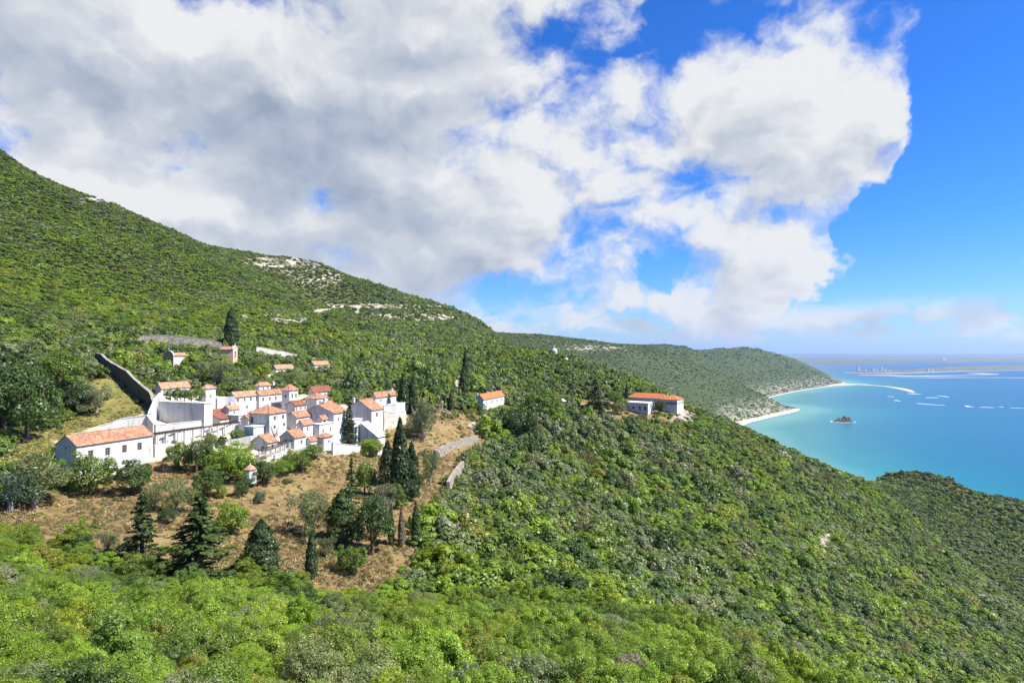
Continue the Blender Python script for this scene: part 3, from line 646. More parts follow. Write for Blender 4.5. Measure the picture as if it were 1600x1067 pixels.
# ------------------------------------------------------------------ walls, terraces, pergolas
WALLPTS = []
def wall_run(name, label, P_, thick, mat, cap=None, sink=2.0, cat='wall', group=None, blocks=False):
    """P_: list of (photo px, top row, base row, depth)"""
    base = P(P_[0][0], P_[0][2], P_[0][3]); e = root(name, label, cat, base, 0, group)
    tops = [P(a, b, d_) - base for a, b, c, d_ in P_]; bots = [P(a, c, d_) - base for a, b, c, d_ in P_]
    # refine along the run for an uneven crest
    T_, B_ = [], []
    rnd = random.Random(sum(map(ord, name)) + len(P_))
    for i in range(len(tops) - 1):
        n_ = max(1, int((tops[i + 1] - tops[i]).xy.length / 1.6))
        for k in range(n_):
            t = k / n_; j = Vector((0, 0, rnd.uniform(-.07, .07) if blocks else 0)); T_.append(tops[i].lerp(tops[i + 1], t) + j); B_.append(bots[i].lerp(bots[i + 1], t))
    T_.append(tops[-1]); B_.append(bots[-1])
    m = MB(); cp = MB(); k0 = len(m.v)
    for i, (t, b) in enumerate(zip(T_, B_)):
        dr = (T_[min(i + 1, len(T_) - 1)] - T_[max(i - 1, 0)]); dr.z = 0; nr = Vector((-dr.y, dr.x, 0)).normalized() * thick / 2
        lo = min(b.z, H(t.x + base.x, t.y + base.y) - base.z) - sink
        m.v += [tuple(Vector((t.x, t.y, lo)) + nr * 1.15), tuple(t + nr), tuple(t - nr), tuple(Vector((t.x, t.y, lo)) - nr * 1.15)]
        WALLPTS.append((t.x + base.x, t.y + base.y))
    for i in range(len(T_) - 1):
        a = i * 4
        for q in range(4): m.f.append((a + q, a + (q + 1) % 4, a + 4 + (q + 1) % 4, a + 4 + q))
        if cap:
            cp.beam(T_[i] + Vector((0, 0, .07)), T_[i + 1] + Vector((0, 0, .07)), thick + .16, .13)
    m.f += [(0, 1, 2, 3), tuple(len(m.v) - 4 + q for q in (3, 2, 1, 0))]
    m.obj('wall_body', M[mat], e)
    if cap: cp.obj('coping', M[cap], e)
    return e
wall_run('garden_wall', 'white boundary wall stepping up behind the long house', [(156, 666.5, 680, 128), (190, 654, 672, 130), (231, 648.5, 680, 132), (241, 661, 690, 128)], .5, 'white', 'white')
wall_run('rising_wall', 'white wall climbing to the dark stone wall beside the terrace', [(233, 645, 655, 133), (243, 622, 640, 141), (251, 613, 634, 149)], .6, 'white')
wall_run('long_garden_wall', 'long low white wall running above the pergola', [(242, 664.5, 685, 125.5), (282, 661, 680, 131), (324, 656.5, 678, 138)], .5, 'white', 'render_old')
wall_run('courtyard_wall', 'white courtyard wall with sloped top beside the long dormitory', [(338, 622, 650, 152), (351, 620.5, 648, 155), (368, 619, 648, 156)], .5, 'white')
wall_run('walkway_wall', 'grey stained retaining wall carrying the pergola walk beside the long house', [(240, 695, 722, 120.5), (275, 690, 716, 127), (305, 684, 706, 133)], .6, 'render_old')
wall_run('whitewashed_wall', 'white wall behind the pergola columns', [(305, 672, 700, 135), (340, 666, 692, 141), (372, 662, 686, 146), (392, 662, 690, 143)], .4, 'white')
wall_run('garden_terrace_wall', 'white wall with buttresses between the small garden trees', [(312, 693, 708, 128), (345, 690, 704, 131), (392, 681, 698, 133), (420, 681, 700, 135)], .5, 'white')
for q, (a, b, dd) in enumerate([(324, 694, 127.4), (333, 692.5, 128.3), (343, 691.5, 129.2), (353, 690, 129.7)]):
    bt = P(a, b + 9, dd); e = root('buttress', 'sloping white buttress standing between the small garden trees', 'buttress', bt, ROTZ, 'buttresses of the garden wall')
    m = MB(); m.v = [(0, -.9, -1.5), (.5, -.9, -1.5), (.5, 1.2, -1.5), (0, 1.2, -1.5), (0, .7, 1.9), (.5, .7, 1.9), (.5, 1.2, 1.9), (0, 1.2, 1.9)]
    m.f = [(0, 3, 2, 1), (4, 5, 6, 7), (0, 1, 5, 4), (1, 2, 6, 5), (2, 3, 7, 6), (3, 0, 4, 7)]; m.obj('buttress_body', M['white'], e)
wall_run('arcade_parapet', 'low white parapet edging the columned arcade above the shrubs', [(428, 712.5, 726, 126.5), (446, 706, 718, 130), (476, 699, 712, 136), (494, 694, 706, 140)], .35, 'white', 'white')
wall_run('church_terrace_wall', 'low white wall along the dry slope below church and conifer', [(519, 692, 704, 141), (545, 695, 706, 148), (566, 697, 707, 153)], .4, 'white', 'white')
wall_run('guest_terrace_wall', 'white terrace parapet in front of the house with a chimney', [(599, 634, 646, 171), (618, 632, 644, 174), (632, 629, 642, 180)], .4, 'white', 'white')
wall_run('perimeter_wall', 'dark rubble stone wall descending the grassy slope to the convent', [(150, 552, 560, 186), (158.5, 553, 563, 182), (168.6, 563, 573, 177), (184, 572, 581, 172), (199, 580, 590, 167), (209, 591, 602, 162), (219, 600, 613, 158), (236, 614, 630, 151), (240, 627, 643, 146)], .6, 'shaded_stone', 'stone', blocks=True)
wall_run('hillside_wall', 'long grey stone wall with pale coping above the little domed chapel', [(206, 536, 543, 212), (224, 524.5, 541, 214), (262, 524, 541, 217), (306, 528, 543, 220), (332, 532, 545, 222), (346, 536.5, 549, 223)], .8, 'tan_stone', 'render_old', blocks=True)
wall_run('ramp_stone_wall', 'sloping tan stone wall running down past the white cottages', [(400, 541.5, 556, 228), (426, 546, 560, 233), (452, 551, 562, 238), (482, 557, 567, 243), (517, 566, 572, 250)], .8, 'render_old', 'path', blocks=True)
wall_run('stair_wall', 'pale stepped wall climbing through trees behind the belvedere turret', [(399, 600, 606, 185), (412, 591.5, 599, 191), (426, 581.5, 590, 198)], .6, 'render_old')
wall_run('terrace_retaining_wall', 'grey rubble retaining wall across the terraced dry garden', [(679, 703, 716, 162), (694, 695.5, 708, 166), (708, 691, 701, 172), (724, 686, 695, 178), (745, 680, 688, 186)], .8, 'stone', blocks=True)
wall_run('tumbled_wall', 'tumbled pale retaining wall above the yellow grass terrace', [(674, 678, 686, 181), (688, 670, 680, 187), (703, 665, 674, 193)], .8, 'render_old', blocks=True)
wall_run('field_wall', 'tall rubble field wall between dry grass and the wooded slope', [(700, 752, 766, 139), (706, 741, 756, 143), (714, 730, 743, 149), (723, 720, 733, 156)], .8, 'stone', blocks=True)
wall_run('road_wall', 'dark low wall along the dirt road below the road house', [(694, 637, 644, 204), (712, 652, 660, 203), (736, 662, 670, 201), (758, 664, 670, 204)], .6, 'stone', blocks=True)
wall_run('lodge_terrace_wall', 'brownish bank wall below the terrace of the house with a chimney', [(599, 643, 662, 171), (612, 645, 662, 173), (633, 642, 656, 178)], .7, 'render_old', 'white')
for px_, lab in ((690, 'white gate pillar standing beside the small cypress'), (745, 'pinkish gate pillar at the end of the dark road wall')):
    g_ = ground(px_, 640 if px_ < 700 else 668); e = root('gate_pillar', lab, 'pillar', g_); m = MB(); m.box(-.45, .45, -.45, .45, -.6, 2.6); m.obj('shaft', M['white' if px_ < 700 else 'pink'], e)
    m = MB(); m.box(-.6, .6, -.6, .6, 2.601, 2.8); m.box(-.3, .3, -.3, .3, 2.801, 3.0); m.obj('cap', M['white'], e)

def pergola(name, label, a, b, n, width, hgt, post_mat='white'):
    a = Vector(a); b = Vector(b); e = root(name, label, 'pergola', a); v = b - a; dr = v.normalized(); sd_ = Vector((dr.y, -dr.x, 0)).normalized()
    for k in range(n):
        for s in (0, 1):
            p = v * (k / (n - 1)) - sd_ * width * s; m = MB(); m.box(p.x - .17, p.x + .17, p.y - .17, p.y + .17, p.z - 1.0, p.z + hgt); m.obj('post', M[post_mat], e)
    for s in (0, 1): m = MB(); m.beam(Vector((0, 0, hgt + .1)) - sd_ * width * s - dr * .4, v + Vector((0, 0, hgt + .1)) - sd_ * width * s + dr * .4, .2, .2); m.obj('beam', M['wood'], e)
    ns = int(v.length / .8)
    for k in range(ns + 1):
        p = v * (k / ns) + Vector((0, 0, hgt + .27)); m = MB(); m.beam(p + sd_ * .3, p - sd_ * (width + .3), .1, .12); m.obj('slat', M['wood'], e)
pa = P(243.5, 679, 121); pb = P(374, 659.5, 147)
pergola('pergola', 'long dark timbered pergola on white posts beside the long house', pa - Vector((0, 0, 2.25)), pb - Vector((0, 0, 2.25)), 11, 2.0, 2.1)
pa = P(416, 703.5, 127); pb = P(459, 687.5, 136)
pergola('columned_arcade', 'small arcade of white columns with timber roof between two little tiled houses', pa - Vector((0, 0, 2.2)), pb - Vector((0, 0, 2.2)), 7, 1.8, 2.0)

# small chapels
def chapel_front(name, label, pxl, pxr, y_eave, y_base, d, mat, L, dome, sidemat='white', tile='tile_pale', rz=None):
    w = (pxr - pxl) / F * d / .95; h = (y_base - y_eave) / F * d; b = P(pxr, y_base, d)
    e = root(name, label, 'chapel', b, ROTZ if rz is None else rz, 'small hillside chapels'); m = MB()
    FOOT.append((b.x - w / 2, b.y + L / 2, max(w, L) * .6, L, w))
    m.panel((0, 0, 0), (1, 0, 0), (0, 1, 0), L, -2, h, []); m.poly([(L, 0, -2), (L, w, -2), (L, w, h), (L, w / 2, h + .9), (L, 0, h)]); m.poly([(L, w, -2), (0, w, -2), (0, w, h), (L, w, h)])
    m.obj('wall', M[sidemat], e)
    f = MB(); dw = (w / 2 - .6, w / 2 + .6, .02, 2.2)
    f.panel((-.03, w, 0), (0, -1, 0), (1, 0, 0), w, -2, h, [dw], .3)
    arc = [(-.03, w / 2 + math.cos(t) * w / 2, h + math.sin(t) * w * .36) for t in np.linspace(0, math.pi, 13)]
    f.poly(arc); f.poly([(x + .3, y, z) for x, y, z in reversed(arc)]); f.obj('facade', M[mat], e)
    t = MB()
    for i in range(12): t.beam(Vector(arc[i]) + Vector((.12, 0, .05)), Vector(arc[i + 1]) + Vector((.12, 0, .05)), .55, .3)
    t.obj('curved_pediment', M['white'], e)
    window(e, .2, dw[1], .02, 1.2, 2.18, 'g', 'door', 'frame')
    n_ = MB(); n_.box(-.10, -.035, w / 2 - .85, w / 2 + .85, 2.3, 2.5); n_.box(-.10, -.035, w / 2 - .85, w / 2 - .65, 0, 2.299); n_.box(-.10, -.035, w / 2 + .65, w / 2 + .85, 0, 2.299); n_.obj('door_surround', M['white'], e)
    c = MB(); zt = h + w * .36; c.box(-.02, .12, w / 2 - .06, w / 2 + .06, zt + .1, zt + 1.1); c.box(-.021, .121, w / 2 - .32, w / 2 - .061, zt + .65, zt + .78); c.box(-.021, .121, w / 2 + .061, w / 2 + .32, zt + .65, zt + .78); c.obj('cross', M['white'], e)
    r = MB(); s = Vector((0, w / 2 + .25, 1.0)); r.tile_slope((.3, -.25, h), (1, 0, 0), L, s, s.length); r.tile_slope((.3, w + .25, h), (1, 0, 0), L, Vector((0, -s.y, s.z)), s.length); r.obj('roof', M[tile], e)
chapel_front('brown_chapel', 'little chapel with brown stone front, curved white pediment and red door', 251.5, 271, 556, 570, 193, 'ochre', 6.0, True)
chapel_front('pink_chapel', 'tiny pink chapel with round gable below the grey stone wall and cypress', 357, 371, 546, 559, 214, 'pink', 4.5, False, 'pink', 'tile', rz=math.pi)
# round garden chapel
g_ = P(391, 746, 113); e = root('garden_chapel', 'small round white garden chapel with shallow conical roof hidden among trees', 'chapel', g_, 0, 'small hillside chapels'); FOOT.append((g_.x, g_.y, 1.5, 2, 2))
m = MB(); m.tube([(0, 0, -1), (0, 0, 1.6)], [1.2, 1.2], 8); m.obj('wall', M['white'], e)
m = MB(); m.tube([(0, 0, 1.6), (0, 0, 1.72), (0, 0, 2.1), (0, 0, 2.5)], [1.35, 1.35, .75, .12], 8); r_ = m.obj('roof', M['tile_pale'], e)
m = MB(); m.tube([(0, 0, 2.5), (0, 0, 2.8)], [.12, .03], 6); m.obj('finial', M['white'], r_)
# ridge monuments
for px_, py_, d_, s_, nm, lab in ((866, 557, 428, 1.0, 'domed_shrine', 'white domed shrine with lantern on the wooded ridge'), (885, 574, 400, .55, 'wayside_shrine', 'tiny white shrine lower down the wooded ridge')):
    b = P(px_, py_ + 5, d_); b.z = max(b.z, H(b.x, b.y)); e = root(nm, lab, 'shrine', b); e.scale = (s_, s_, s_); FOOT.append((b.x, b.y, 3, 4, 4))
    m = MB(); m.tube([(0, 0, -3), (0, 0, 3.0), (0, 0, 3.2)], [2.2, 2.2, 2.45], 10); m.obj('drum', M['white'], e)
    m = MB(); m.tube([(0, 0, 3.2)] + [(0, 0, 3.2 + 2.0 * math.sin(t)) for t in np.linspace(.1, 1.4, 6)], [2.3] + [2.2 * math.cos(t) for t in np.linspace(.1, 1.4, 6)], 10); o_ = m.obj('dome', M['white'], e, True)
    m = MB(); m.tube([(0, 0, 5.0), (0, 0, 6.2), (0, 0, 6.25), (0, 0, 6.9)], [.5, .5, .62, .06], 8); m.obj('lantern', M['white'], o_)
# canvas canopies in the clearing
for px_, w_, lab in ((938, 4.2, 'white canvas canopy beside the dark cedar clearing'), (948, 4.2, 'white canvas canopy nearer the orange roofed house'), (879, 3.0, 'small pale canopy among the olive trees on the wooded slope')):
    g_ = ground(px_, 634); e = root('canopy', lab, 'canopy', g_, .4); m = MB(); hw = w_ / 2
    for s in range(4):
        t0 = s * math.pi / 2 + .785; t1 = t0 + math.pi / 2; m.poly([(hw * math.cos(t0) * 1.3, hw * math.sin(t0) * 1.3, 2.5), (hw * math.cos(t1) * 1.3, hw * math.sin(t1) * 1.3, 2.5), (0, 0, 3.7)])
        m.poly([(hw * math.cos(t0) * 1.3, hw * math.sin(t0) * 1.3, 2.25), (hw * math.cos(t1) * 1.3, hw * math.sin(t1) * 1.3, 2.25), (hw * math.cos(t1) * 1.3, hw * math.sin(t1) * 1.3, 2.5), (hw * math.cos(t0) * 1.3, hw * math.sin(t0) * 1.3, 2.5)])
    m.obj('canvas_top', M['canvas'], e)
    for s in range(4): t0 = s * math.pi / 2 + .785; m = MB(); m.tube([(hw * 1.27 * math.cos(t0), hw * 1.27 * math.sin(t0), -.5), (hw * 1.27 * math.cos(t0), hw * 1.27 * math.sin(t0), 2.5)], [.05, .05], 5); m.obj('post', M['metal'], e)
    FOOT.append((g_.x, g_.y, 4, 5, 5))
for px_, py_, d_ in ((262, 574, 189), (262, 580, 185), (272, 576, 188), (285, 572, 192), (365, 563, 210), (366, 568, 206), (445, 588, 201), (450, 592, 197), (438, 586, 201), (440, 592, 196), (452, 597, 193), (445, 600, 190), (496, 584, 219), (505, 584, 220), (505, 588, 216), (770, 655, 219), (765, 650, 222)):
    q_ = P(px_, py_, d_); FOOT.append((q_.x, q_.y, 2.6, 4, 4))
# radio masts on the far ridge
for px_, h_ in ((1016, 30), (1020, 42), (1027, 26), (1031, 22)):
    d_ = 2950; x_ = (px_ - CX) / F * d_; z_ = H(x_, d_); e = root('radio_mast', 'thin radio mast on the far hilltop', 'mast', (x_, d_, z_), 0, 'radio masts on the far hill')
    m = MB(); m.tube([(0, 0, -2), (0, 0, h_)], [1.3, .7], 4); m.obj('mast_pole', M['metal'], e); m = MB(); m.tube([(0, 0, h_ * .7), (0, 0, h_ * .95)], [1.8, 1.8], 6); m.obj('antenna', M['metal'], e)

# paths laid on the ground
PATHS = []
def path(name, label, pix, width, kind='structure', mat='path'):
    pts_ = [ground(*p) for p in pix]; L_ = []
    for i in range(len(pts_) - 1):
        n_ = max(2, int((pts_[i + 1] - pts_[i]).length / 1.5))
        for k in range(n_): L_.append(pts_[i].lerp(pts_[i + 1], k / n_))
    L_.append(pts_[-1]); V = []
    for i, p in enumerate(L_):
        dr = (L_[min(i + 1, len(L_) - 1)] - L_[max(i - 1, 0)]); dr.z = 0; nr = Vector((-dr.y, dr.x, 0)).normalized()
        for s in (-.5, 0, .5):
            q = p + nr * width * s; V.append((q.x, q.y, H(q.x, q.y) + .25)); 
        PATHS.append((p.x, p.y, width * .5 + 1.0))
    me = mesh_np(name, np.array(V), grid_faces(len(L_), 3), M[mat], True); o = link(name, me); set_props(o, kind=kind); return o
path('road', '', [(738, 672), (750, 663), (760, 655), (770, 650), (782, 646)], 4.0)
path('path', '', [(712, 614), (716, 604), (718, 594), (716, 586)], 3.0)
path('mountain_road', '', [(494, 489), (520, 484), (560, 482), (600, 481), (640, 482), (670, 484), (698, 485)], 5.0)

# ------------------------------------------------------------------ foliage
def leaf_material(name, src):
    m = bpy.data.materials.new(name); m.use_nodes = True; T = NT(m.node_tree); T.n.clear()
    out = T.new('ShaderNodeOutputMaterial')
    if src == 'object': tint = T.new('ShaderNodeObjectInfo').outputs['Color']
    else: tint = T.attr('tint', 'INSTANCER').outputs['Color']
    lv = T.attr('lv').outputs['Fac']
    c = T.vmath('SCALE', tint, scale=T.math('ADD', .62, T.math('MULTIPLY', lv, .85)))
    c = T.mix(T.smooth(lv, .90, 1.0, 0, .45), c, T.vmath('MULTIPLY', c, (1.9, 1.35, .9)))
    d = T.new('ShaderNodeBsdfDiffuse'); T.put(d.inputs[0], c)
    t = T.new('ShaderNodeBsdfTranslucent'); T.put(t.inputs[0], T.vmath('MULTIPLY', c, (1.15, 1.2, .55)))
    mx = T.new('ShaderNodeMixShader'); mx.inputs[0].default_value = .44; T.l.new(d.outputs[0], mx.inputs[1]); T.l.new(t.outputs[0], mx.inputs[2])
    g = T.new('ShaderNodeBsdfGlossy'); g.inputs['Roughness'].default_value = .45; g.inputs[0].default_value = (1, 1, 1, 1)
    m2 = T.new('ShaderNodeMixShader'); m2.inputs[0].default_value = .025; T.l.new(mx.outputs[0], m2.inputs[1]); T.l.new(g.outputs[0], m2.inputs[2])
    T.l.new(m2.outputs[0], out.inputs[0]); return m
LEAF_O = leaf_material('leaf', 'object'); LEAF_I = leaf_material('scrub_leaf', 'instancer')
def unit(v): return v / np.maximum(np.linalg.norm(v, axis=1, keepdims=True), 1e-9)
def leaves(name, C_, N_, size, aspect, rng, jitter=.55, mat=None, axis=None, sizevar=.35):
    """rhombic leaves at points C_ facing roughly N_"""
    n_ = len(C_); N2 = unit(N_ + rng.normal(0, jitter, (n_, 3)))
    A_ = axis if axis is not None else rng.normal(0, 1, (n_, 3)); A_ = unit(A_ - (A_ * N2).sum(1, keepdims=True) * N2); B_ = np.cross(N2, A_)
    s = size * (1 + rng.uniform(-sizevar, sizevar, (n_, 1)))
    V = np.empty((n_, 4, 3)); V[:, 0] = C_ - A_ * s * .5; V[:, 1] = C_ + B_ * s * .5 * aspect + N2 * s * .05; V[:, 2] = C_ + A_ * s * .5; V[:, 3] = C_ - B_ * s * .5 * aspect + N2 * s * .05
    me = mesh_np(name, V.reshape(-1, 3), np.arange(n_ * 4).reshape(-1, 4), mat or LEAF_O)
    lv = rng.uniform(0, 1, n_)
    if lobed.idx is not None and len(lobed.idx) == n_: lv = .55 * lv + .45 * rng.uniform(0, 1, lobed.idx.max() + 1)[lobed.idx]
    float_attr(me, 'lv', np.repeat(lv, 4)); return me
def lobed(rng, n, lobes, squash=.85, shell=.22, under=-.45):
    """points spread over the outside of overlapping lobes, with outward directions"""
    L_ = np.array(lobes); w = L_[:, 3] ** 2; idx = rng.choice(len(L_), n * 2, p=w / w.sum())
    d = unit(rng.normal(0, 1, (n * 2, 3))); r = L_[idx, 3:4] * (1 - shell * rng.uniform(0, 1, (n * 2, 1)) ** 1.5)
    p = L_[idx, :3] + d * r * np.array([1, 1, squash])
    keep = d[:, 2] > under
    for k, (x, y, z, rr) in enumerate(lobes):
        q = (p - np.array([x, y, z])) / np.array([1, 1, squash]); keep &= ~((np.linalg.norm(q, axis=1) < rr * .74) & (idx != k))
    p, d = p[keep][:n], d[keep][:n]; lobed.idx = idx[keep][:n]
    return p, d
lobed.idx = None
def bush_lobes(rng, n, rad, hgt):
    out = [(0, 0, hgt * .38, rad * .50)]
    for k in range(n):
        a = rng.uniform(0, 6.28); q = rng.uniform(.25, .80) * rad; r = rad * rng.uniform(.20, .40)
        out.append((q * math.cos(a), q * math.sin(a), hgt * rng.uniform(.20, .92) * (1.12 - .45 * q / rad), r))
    return out
def sprig_lobes(rng, n, rad, hgt, r0, r1):
    """small leaf sprays set over an uneven dome, leaving hollows between them"""
    ph = rng.uniform(0, 6.28, 6); out = [(0, 0, hgt * .36, rad * .42)]
    for k in range(n):
        a = rng.uniform(0, 6.28); e = math.asin(rng.uniform(-.1, 1.0)); f = .80 + .16 * math.sin(2 * a + ph[0]) + .12 * math.sin(3 * a + ph[1] + 2 * e) + .10 * math.sin(5 * a + ph[2]) * math.cos(e) + rng.normal(0, .07)
        out.append((f * rad * math.cos(a) * math.cos(e), f * rad * math.sin(a) * math.cos(e), hgt * (.22 + .78 * f * math.sin(e)), rad * rng.uniform(r0, r1)))
    return out
def stems_mesh(name, rng, n, h, spread, r, mat):
    m = MB()
    for k in range(n):
        a = rng.uniform(0, 6.28); s = rng.uniform(.3, 1) * spread; kx = rng.normal(0, .12, 2) * spread
        m.tube([(0.05 * math.cos(a), .05 * math.sin(a), -.6), (s * .4 * math.cos(a) + kx[0], s * .4 * math.sin(a) + kx[1], h * .45), (s * math.cos(a), s * math.sin(a), h * rng.uniform(.75, 1))], [r, r * .7, r * .25], 5)
    return m.mesh(name, mat)

# ---- shapes of the trees that can be told apart (about true size; scaled to each tree)
SH = {}
def shape_round(seed, nl=9, size=.26, n=6500):
    rng = np.random.default_rng(seed); lb = [(0, 0, 3.3, 2.3)]
    for k in range(nl): a = rng.uniform(0, 6.28); q = rng.uniform(.8, 2.0); lb.append((q * math.cos(a), q * math.sin(a), rng.uniform(1.2, 4.8), rng.uniform(.9, 1.6)))
    lb = [l for l in lb[:1]] + [(l[0] + rng.normal(0, .55 * l[3]), l[1] + rng.normal(0, .55 * l[3]), max(.9, l[2] + rng.normal(0, .5 * l[3])), l[3] * rng.uniform(.32, .6)) for l in lb * 5]; p, d = lobed(rng, n, lb, .9, .45, -.5); cr = leaves('crown', p, d + [0, 0, .25], size, .62, rng)
    m = MB(); m.tube([(0, 0, -.8), (.05, .02, 1.2), (.1, -.05, 2.6), (0.1, 0, 4.2)], [.30, .22, .17, .06], 7)
    for k in range(5): a = rng.uniform(0, 6.28); m.tube([(.05, 0, 1.3 + .2 * k), (math.cos(a) * .9, math.sin(a) * .9, 2.5 + .2 * k), (math.cos(a) * 1.7, math.sin(a) * 1.7, 3.2 + .3 * k)], [.12, .08, .03], 5)
    return dict(h=6.0, w=5.6, crown=cr, trunk=m.mesh('trunk', M['bark']))
def shape_olive(seed):
    rng = np.random.default_rng(seed); lb = []
    for k in range(19): a = rng.uniform(0, 6.28); q = rng.uniform(.3, 2.3); lb.append((q * math.cos(a), q * math.sin(a), rng.uniform(1.7, 4.9) - q * .25, rng.uniform(.65, 1.1)))
    p, d = lobed(rng, 4200, lb, .85, .7, -.9); cr = leaves('crown', p, d * .6 + [0, 0, .3], .27, .36, rng, .7)
    m = MB(); m.tube([(0, 0, -.8), (.1, 0, .7), (.0, .1, 1.6)], [.36, .27, .24], 7)
    for k in range(7): a = rng.uniform(0, 6.28); m.tube([(0, .05, 1.3), (math.cos(a) * .8, math.sin(a) * .8, 2.4), (math.cos(a) * 1.8, math.sin(a) * 1.8, 3.4 + .2 * k)], [.16, .09, .02], 5)
    return dict(h=5.5, w=5.6, crown=cr, trunk=m.mesh('trunk', M['bark_pale']))
def shape_cypress(seed, h, w, n, loose):
    rng = np.random.default_rng(seed); z = h * (.06 + .94 * rng.uniform(0, 1, n) ** .9); a = rng.uniform(0, 6.28, n)
    prof = np.interp(z / h, [0, .08, .25, .55, .8, 1], [.55, .85, 1, .85, .52, .03]) * w / 2
    r = prof * (1 - .35 * rng.uniform(0, 1, n) ** 2) * (1 + loose * np.sin(a * 3 + z * 1.7 + seed) + loose * .8 * np.sin(z * 5.1 + a * 2))
    d = np.c_[np.cos(a), np.sin(a), np.zeros(n)]; p = d * r[:, None]; p[:, 2] = z
    ax = np.c_[np.cos(a) * .3, np.sin(a) * .3, np.ones(n)] + rng.normal(0, .25, (n, 3)); cr = leaves('crown', p, d + [0, 0, .25], .42, .42, rng, .45, axis=ax)
    m = MB(); m.tube([(0, 0, -.8), (0, 0, h * .3), (0, 0, h * .92)], [w * .09, w * .07, .03], 6)
    return dict(h=h, w=w, crown=cr, trunk=m.mesh('trunk', M['bark']))
def shape_cedar(seed, h=11.0, w=7.5):
    rng = np.random.default_rng(seed); P_, D_, A_ = [], [], []; m = MB(); m.tube([(0, 0, -.8), (0, 0, h * .4), (.1, 0, h * .97)], [.34, .22, .04], 7)
    nt = 17
    for t in range(nt):
        z = h * (.10 + .86 * t / (nt - 1)); R_ = w / 2 * (1 - (t / (nt - 1)) ** 1.15 * .93) * rng.uniform(.85, 1.1)
        for b in range(7):
            a = rng.uniform(0, 6.28); Lb = R_ * rng.uniform(.65, 1.1); tip = np.array([math.cos(a) * Lb, math.sin(a) * Lb, -.14 * Lb + rng.uniform(-.2, .2)])
            if t % 2 == 0 and b < 4: m.tube([(0, 0, z), (tip[0] * .9, tip[1] * .9, z + tip[2] * .9)], [.06, .015], 4)
            k = int(26 + 62 * Lb / w); s = rng.uniform(.12, 1, k) ** .8
            side = np.array([-math.sin(a), math.cos(a), 0]); off = rng.normal(0, .20, k) * (1.15 - s) * Lb
            q = np.array([0, 0, z]) + tip * s[:, None] + side * off[:, None] + np.c_[np.zeros((k, 2)), rng.uniform(-.15, .12, k)]
            P_.append(q); D_.append(np.tile([math.cos(a) * .3, math.sin(a) * .3, 1.0], (k, 1))); A_.append(np.tile([math.cos(a), math.sin(a), -.2], (k, 1)) + rng.normal(0, .45, (k, 3)))
    cr = leaves('crown', np.vstack(P_), np.vstack(D_), .52, .42, rng, .40, axis=np.vstack(A_))
    return dict(h=h, w=w, crown=cr, trunk=m.mesh('trunk', M['bark']))
def shape_bare(seed):
    rng = np.random.default_rng(seed); m = MB(); b = MB(); m.tube([(0, 0, -.6), (.05, 0, .8), (0, .05, 1.8)], [.16, .13, .11], 6)
    for k in range(9):
        a = rng.uniform(0, 6.28); s = rng.uniform(.5, 1.1); z0 = rng.uniform(.8, 1.9)
        b.tube([(0, .03, z0), (math.cos(a) * s * .7, math.sin(a) * s * .7, z0 + .9), (math.cos(a) * s, math.sin(a) * s, z0 + 2.2 + rng.uniform(-.3, .4))], [.07, .055, .02], 5)
    return dict(h=4.3, w=2.2, crown=b.mesh('crown', M['bark']), trunk=m.mesh('trunk', M['bark']))
SH['round'] = [shape_round(1, 12), shape_round(2, 15), shape_round(3, 11)]
SH['olive'] = [shape_olive(11), shape_olive(12), shape_olive(13)]
SH['cypress'] = [shape_cypress(21, 9, 1.7, 2600, .06), shape_cypress(22, 9, 1.7, 2600, .08)]
SH['column'] = [shape_cypress(23, 12, 4.4, 7500, .12), shape_cypress(24, 12, 4.4, 7500, .15)]
SH['cedar'] = [shape_cedar(31), shape_cedar(32)]
SH['bare'] = [shape_bare(41)]
TREES = []; _tn = {}
TINT = dict((k_, tuple(1.48 * c_ for c_ in v_)) for k_, v_ in dict(bright=(.125, .180, .016), green=(.085, .128, .018), dark=(.048, .080, .019), deep=(.036, .060, .019), olive=(.118, .142, .056), grey=(.138, .150, .080), lime=(.150, .195, .014), yellow=(.150, .155, .022), dry=(.135, .118, .080), bluish=(.060, .100, .060)).items())
def tree(kind, name, label, px, py, wpx, hpx, tint, group=None, d=None, cat='tree', free=True):
    """photo column and row of the trunk base, crown width and height in photo pixels"""
    g = ground(px, py) if d is None else P(px, py, d)
    if d is not None: g.z = H(g.x, g.y) if free else g.z
    k = _tn.get(kind, 0); _tn[kind] = k + 1; s = SH[kind][k % len(SH[kind])]
    h = hpx / F * g.y; w = wpx / F * g.y
    e = root(name, label, cat, g, random.Random(k * 7 + 1).uniform(0, 6.28), group); sc = (w / s['w'], w / s['w'], h / s['h'])
    o = link('trunk', s['trunk'], e); o.scale = sc
    o = link('crown' if kind != 'bare' else 'bare_branches', s['crown'], e); o.scale = sc
    v = random.Random(k * 13 + len(label)); t = TINT[tint]; f = v.uniform(.88, 1.12); o.color = (t[0] * f * v.uniform(.95, 1.05), t[1] * f, t[2] * f, 1)
    TREES.append((g.x, g.y, w * .5)); return e
OL, CY, CE, RO, CO = 'olive', 'cypress', 'cedar', 'round', 'column'
GF = 'trees standing on the dry field'; GG = 'small clipped garden trees'
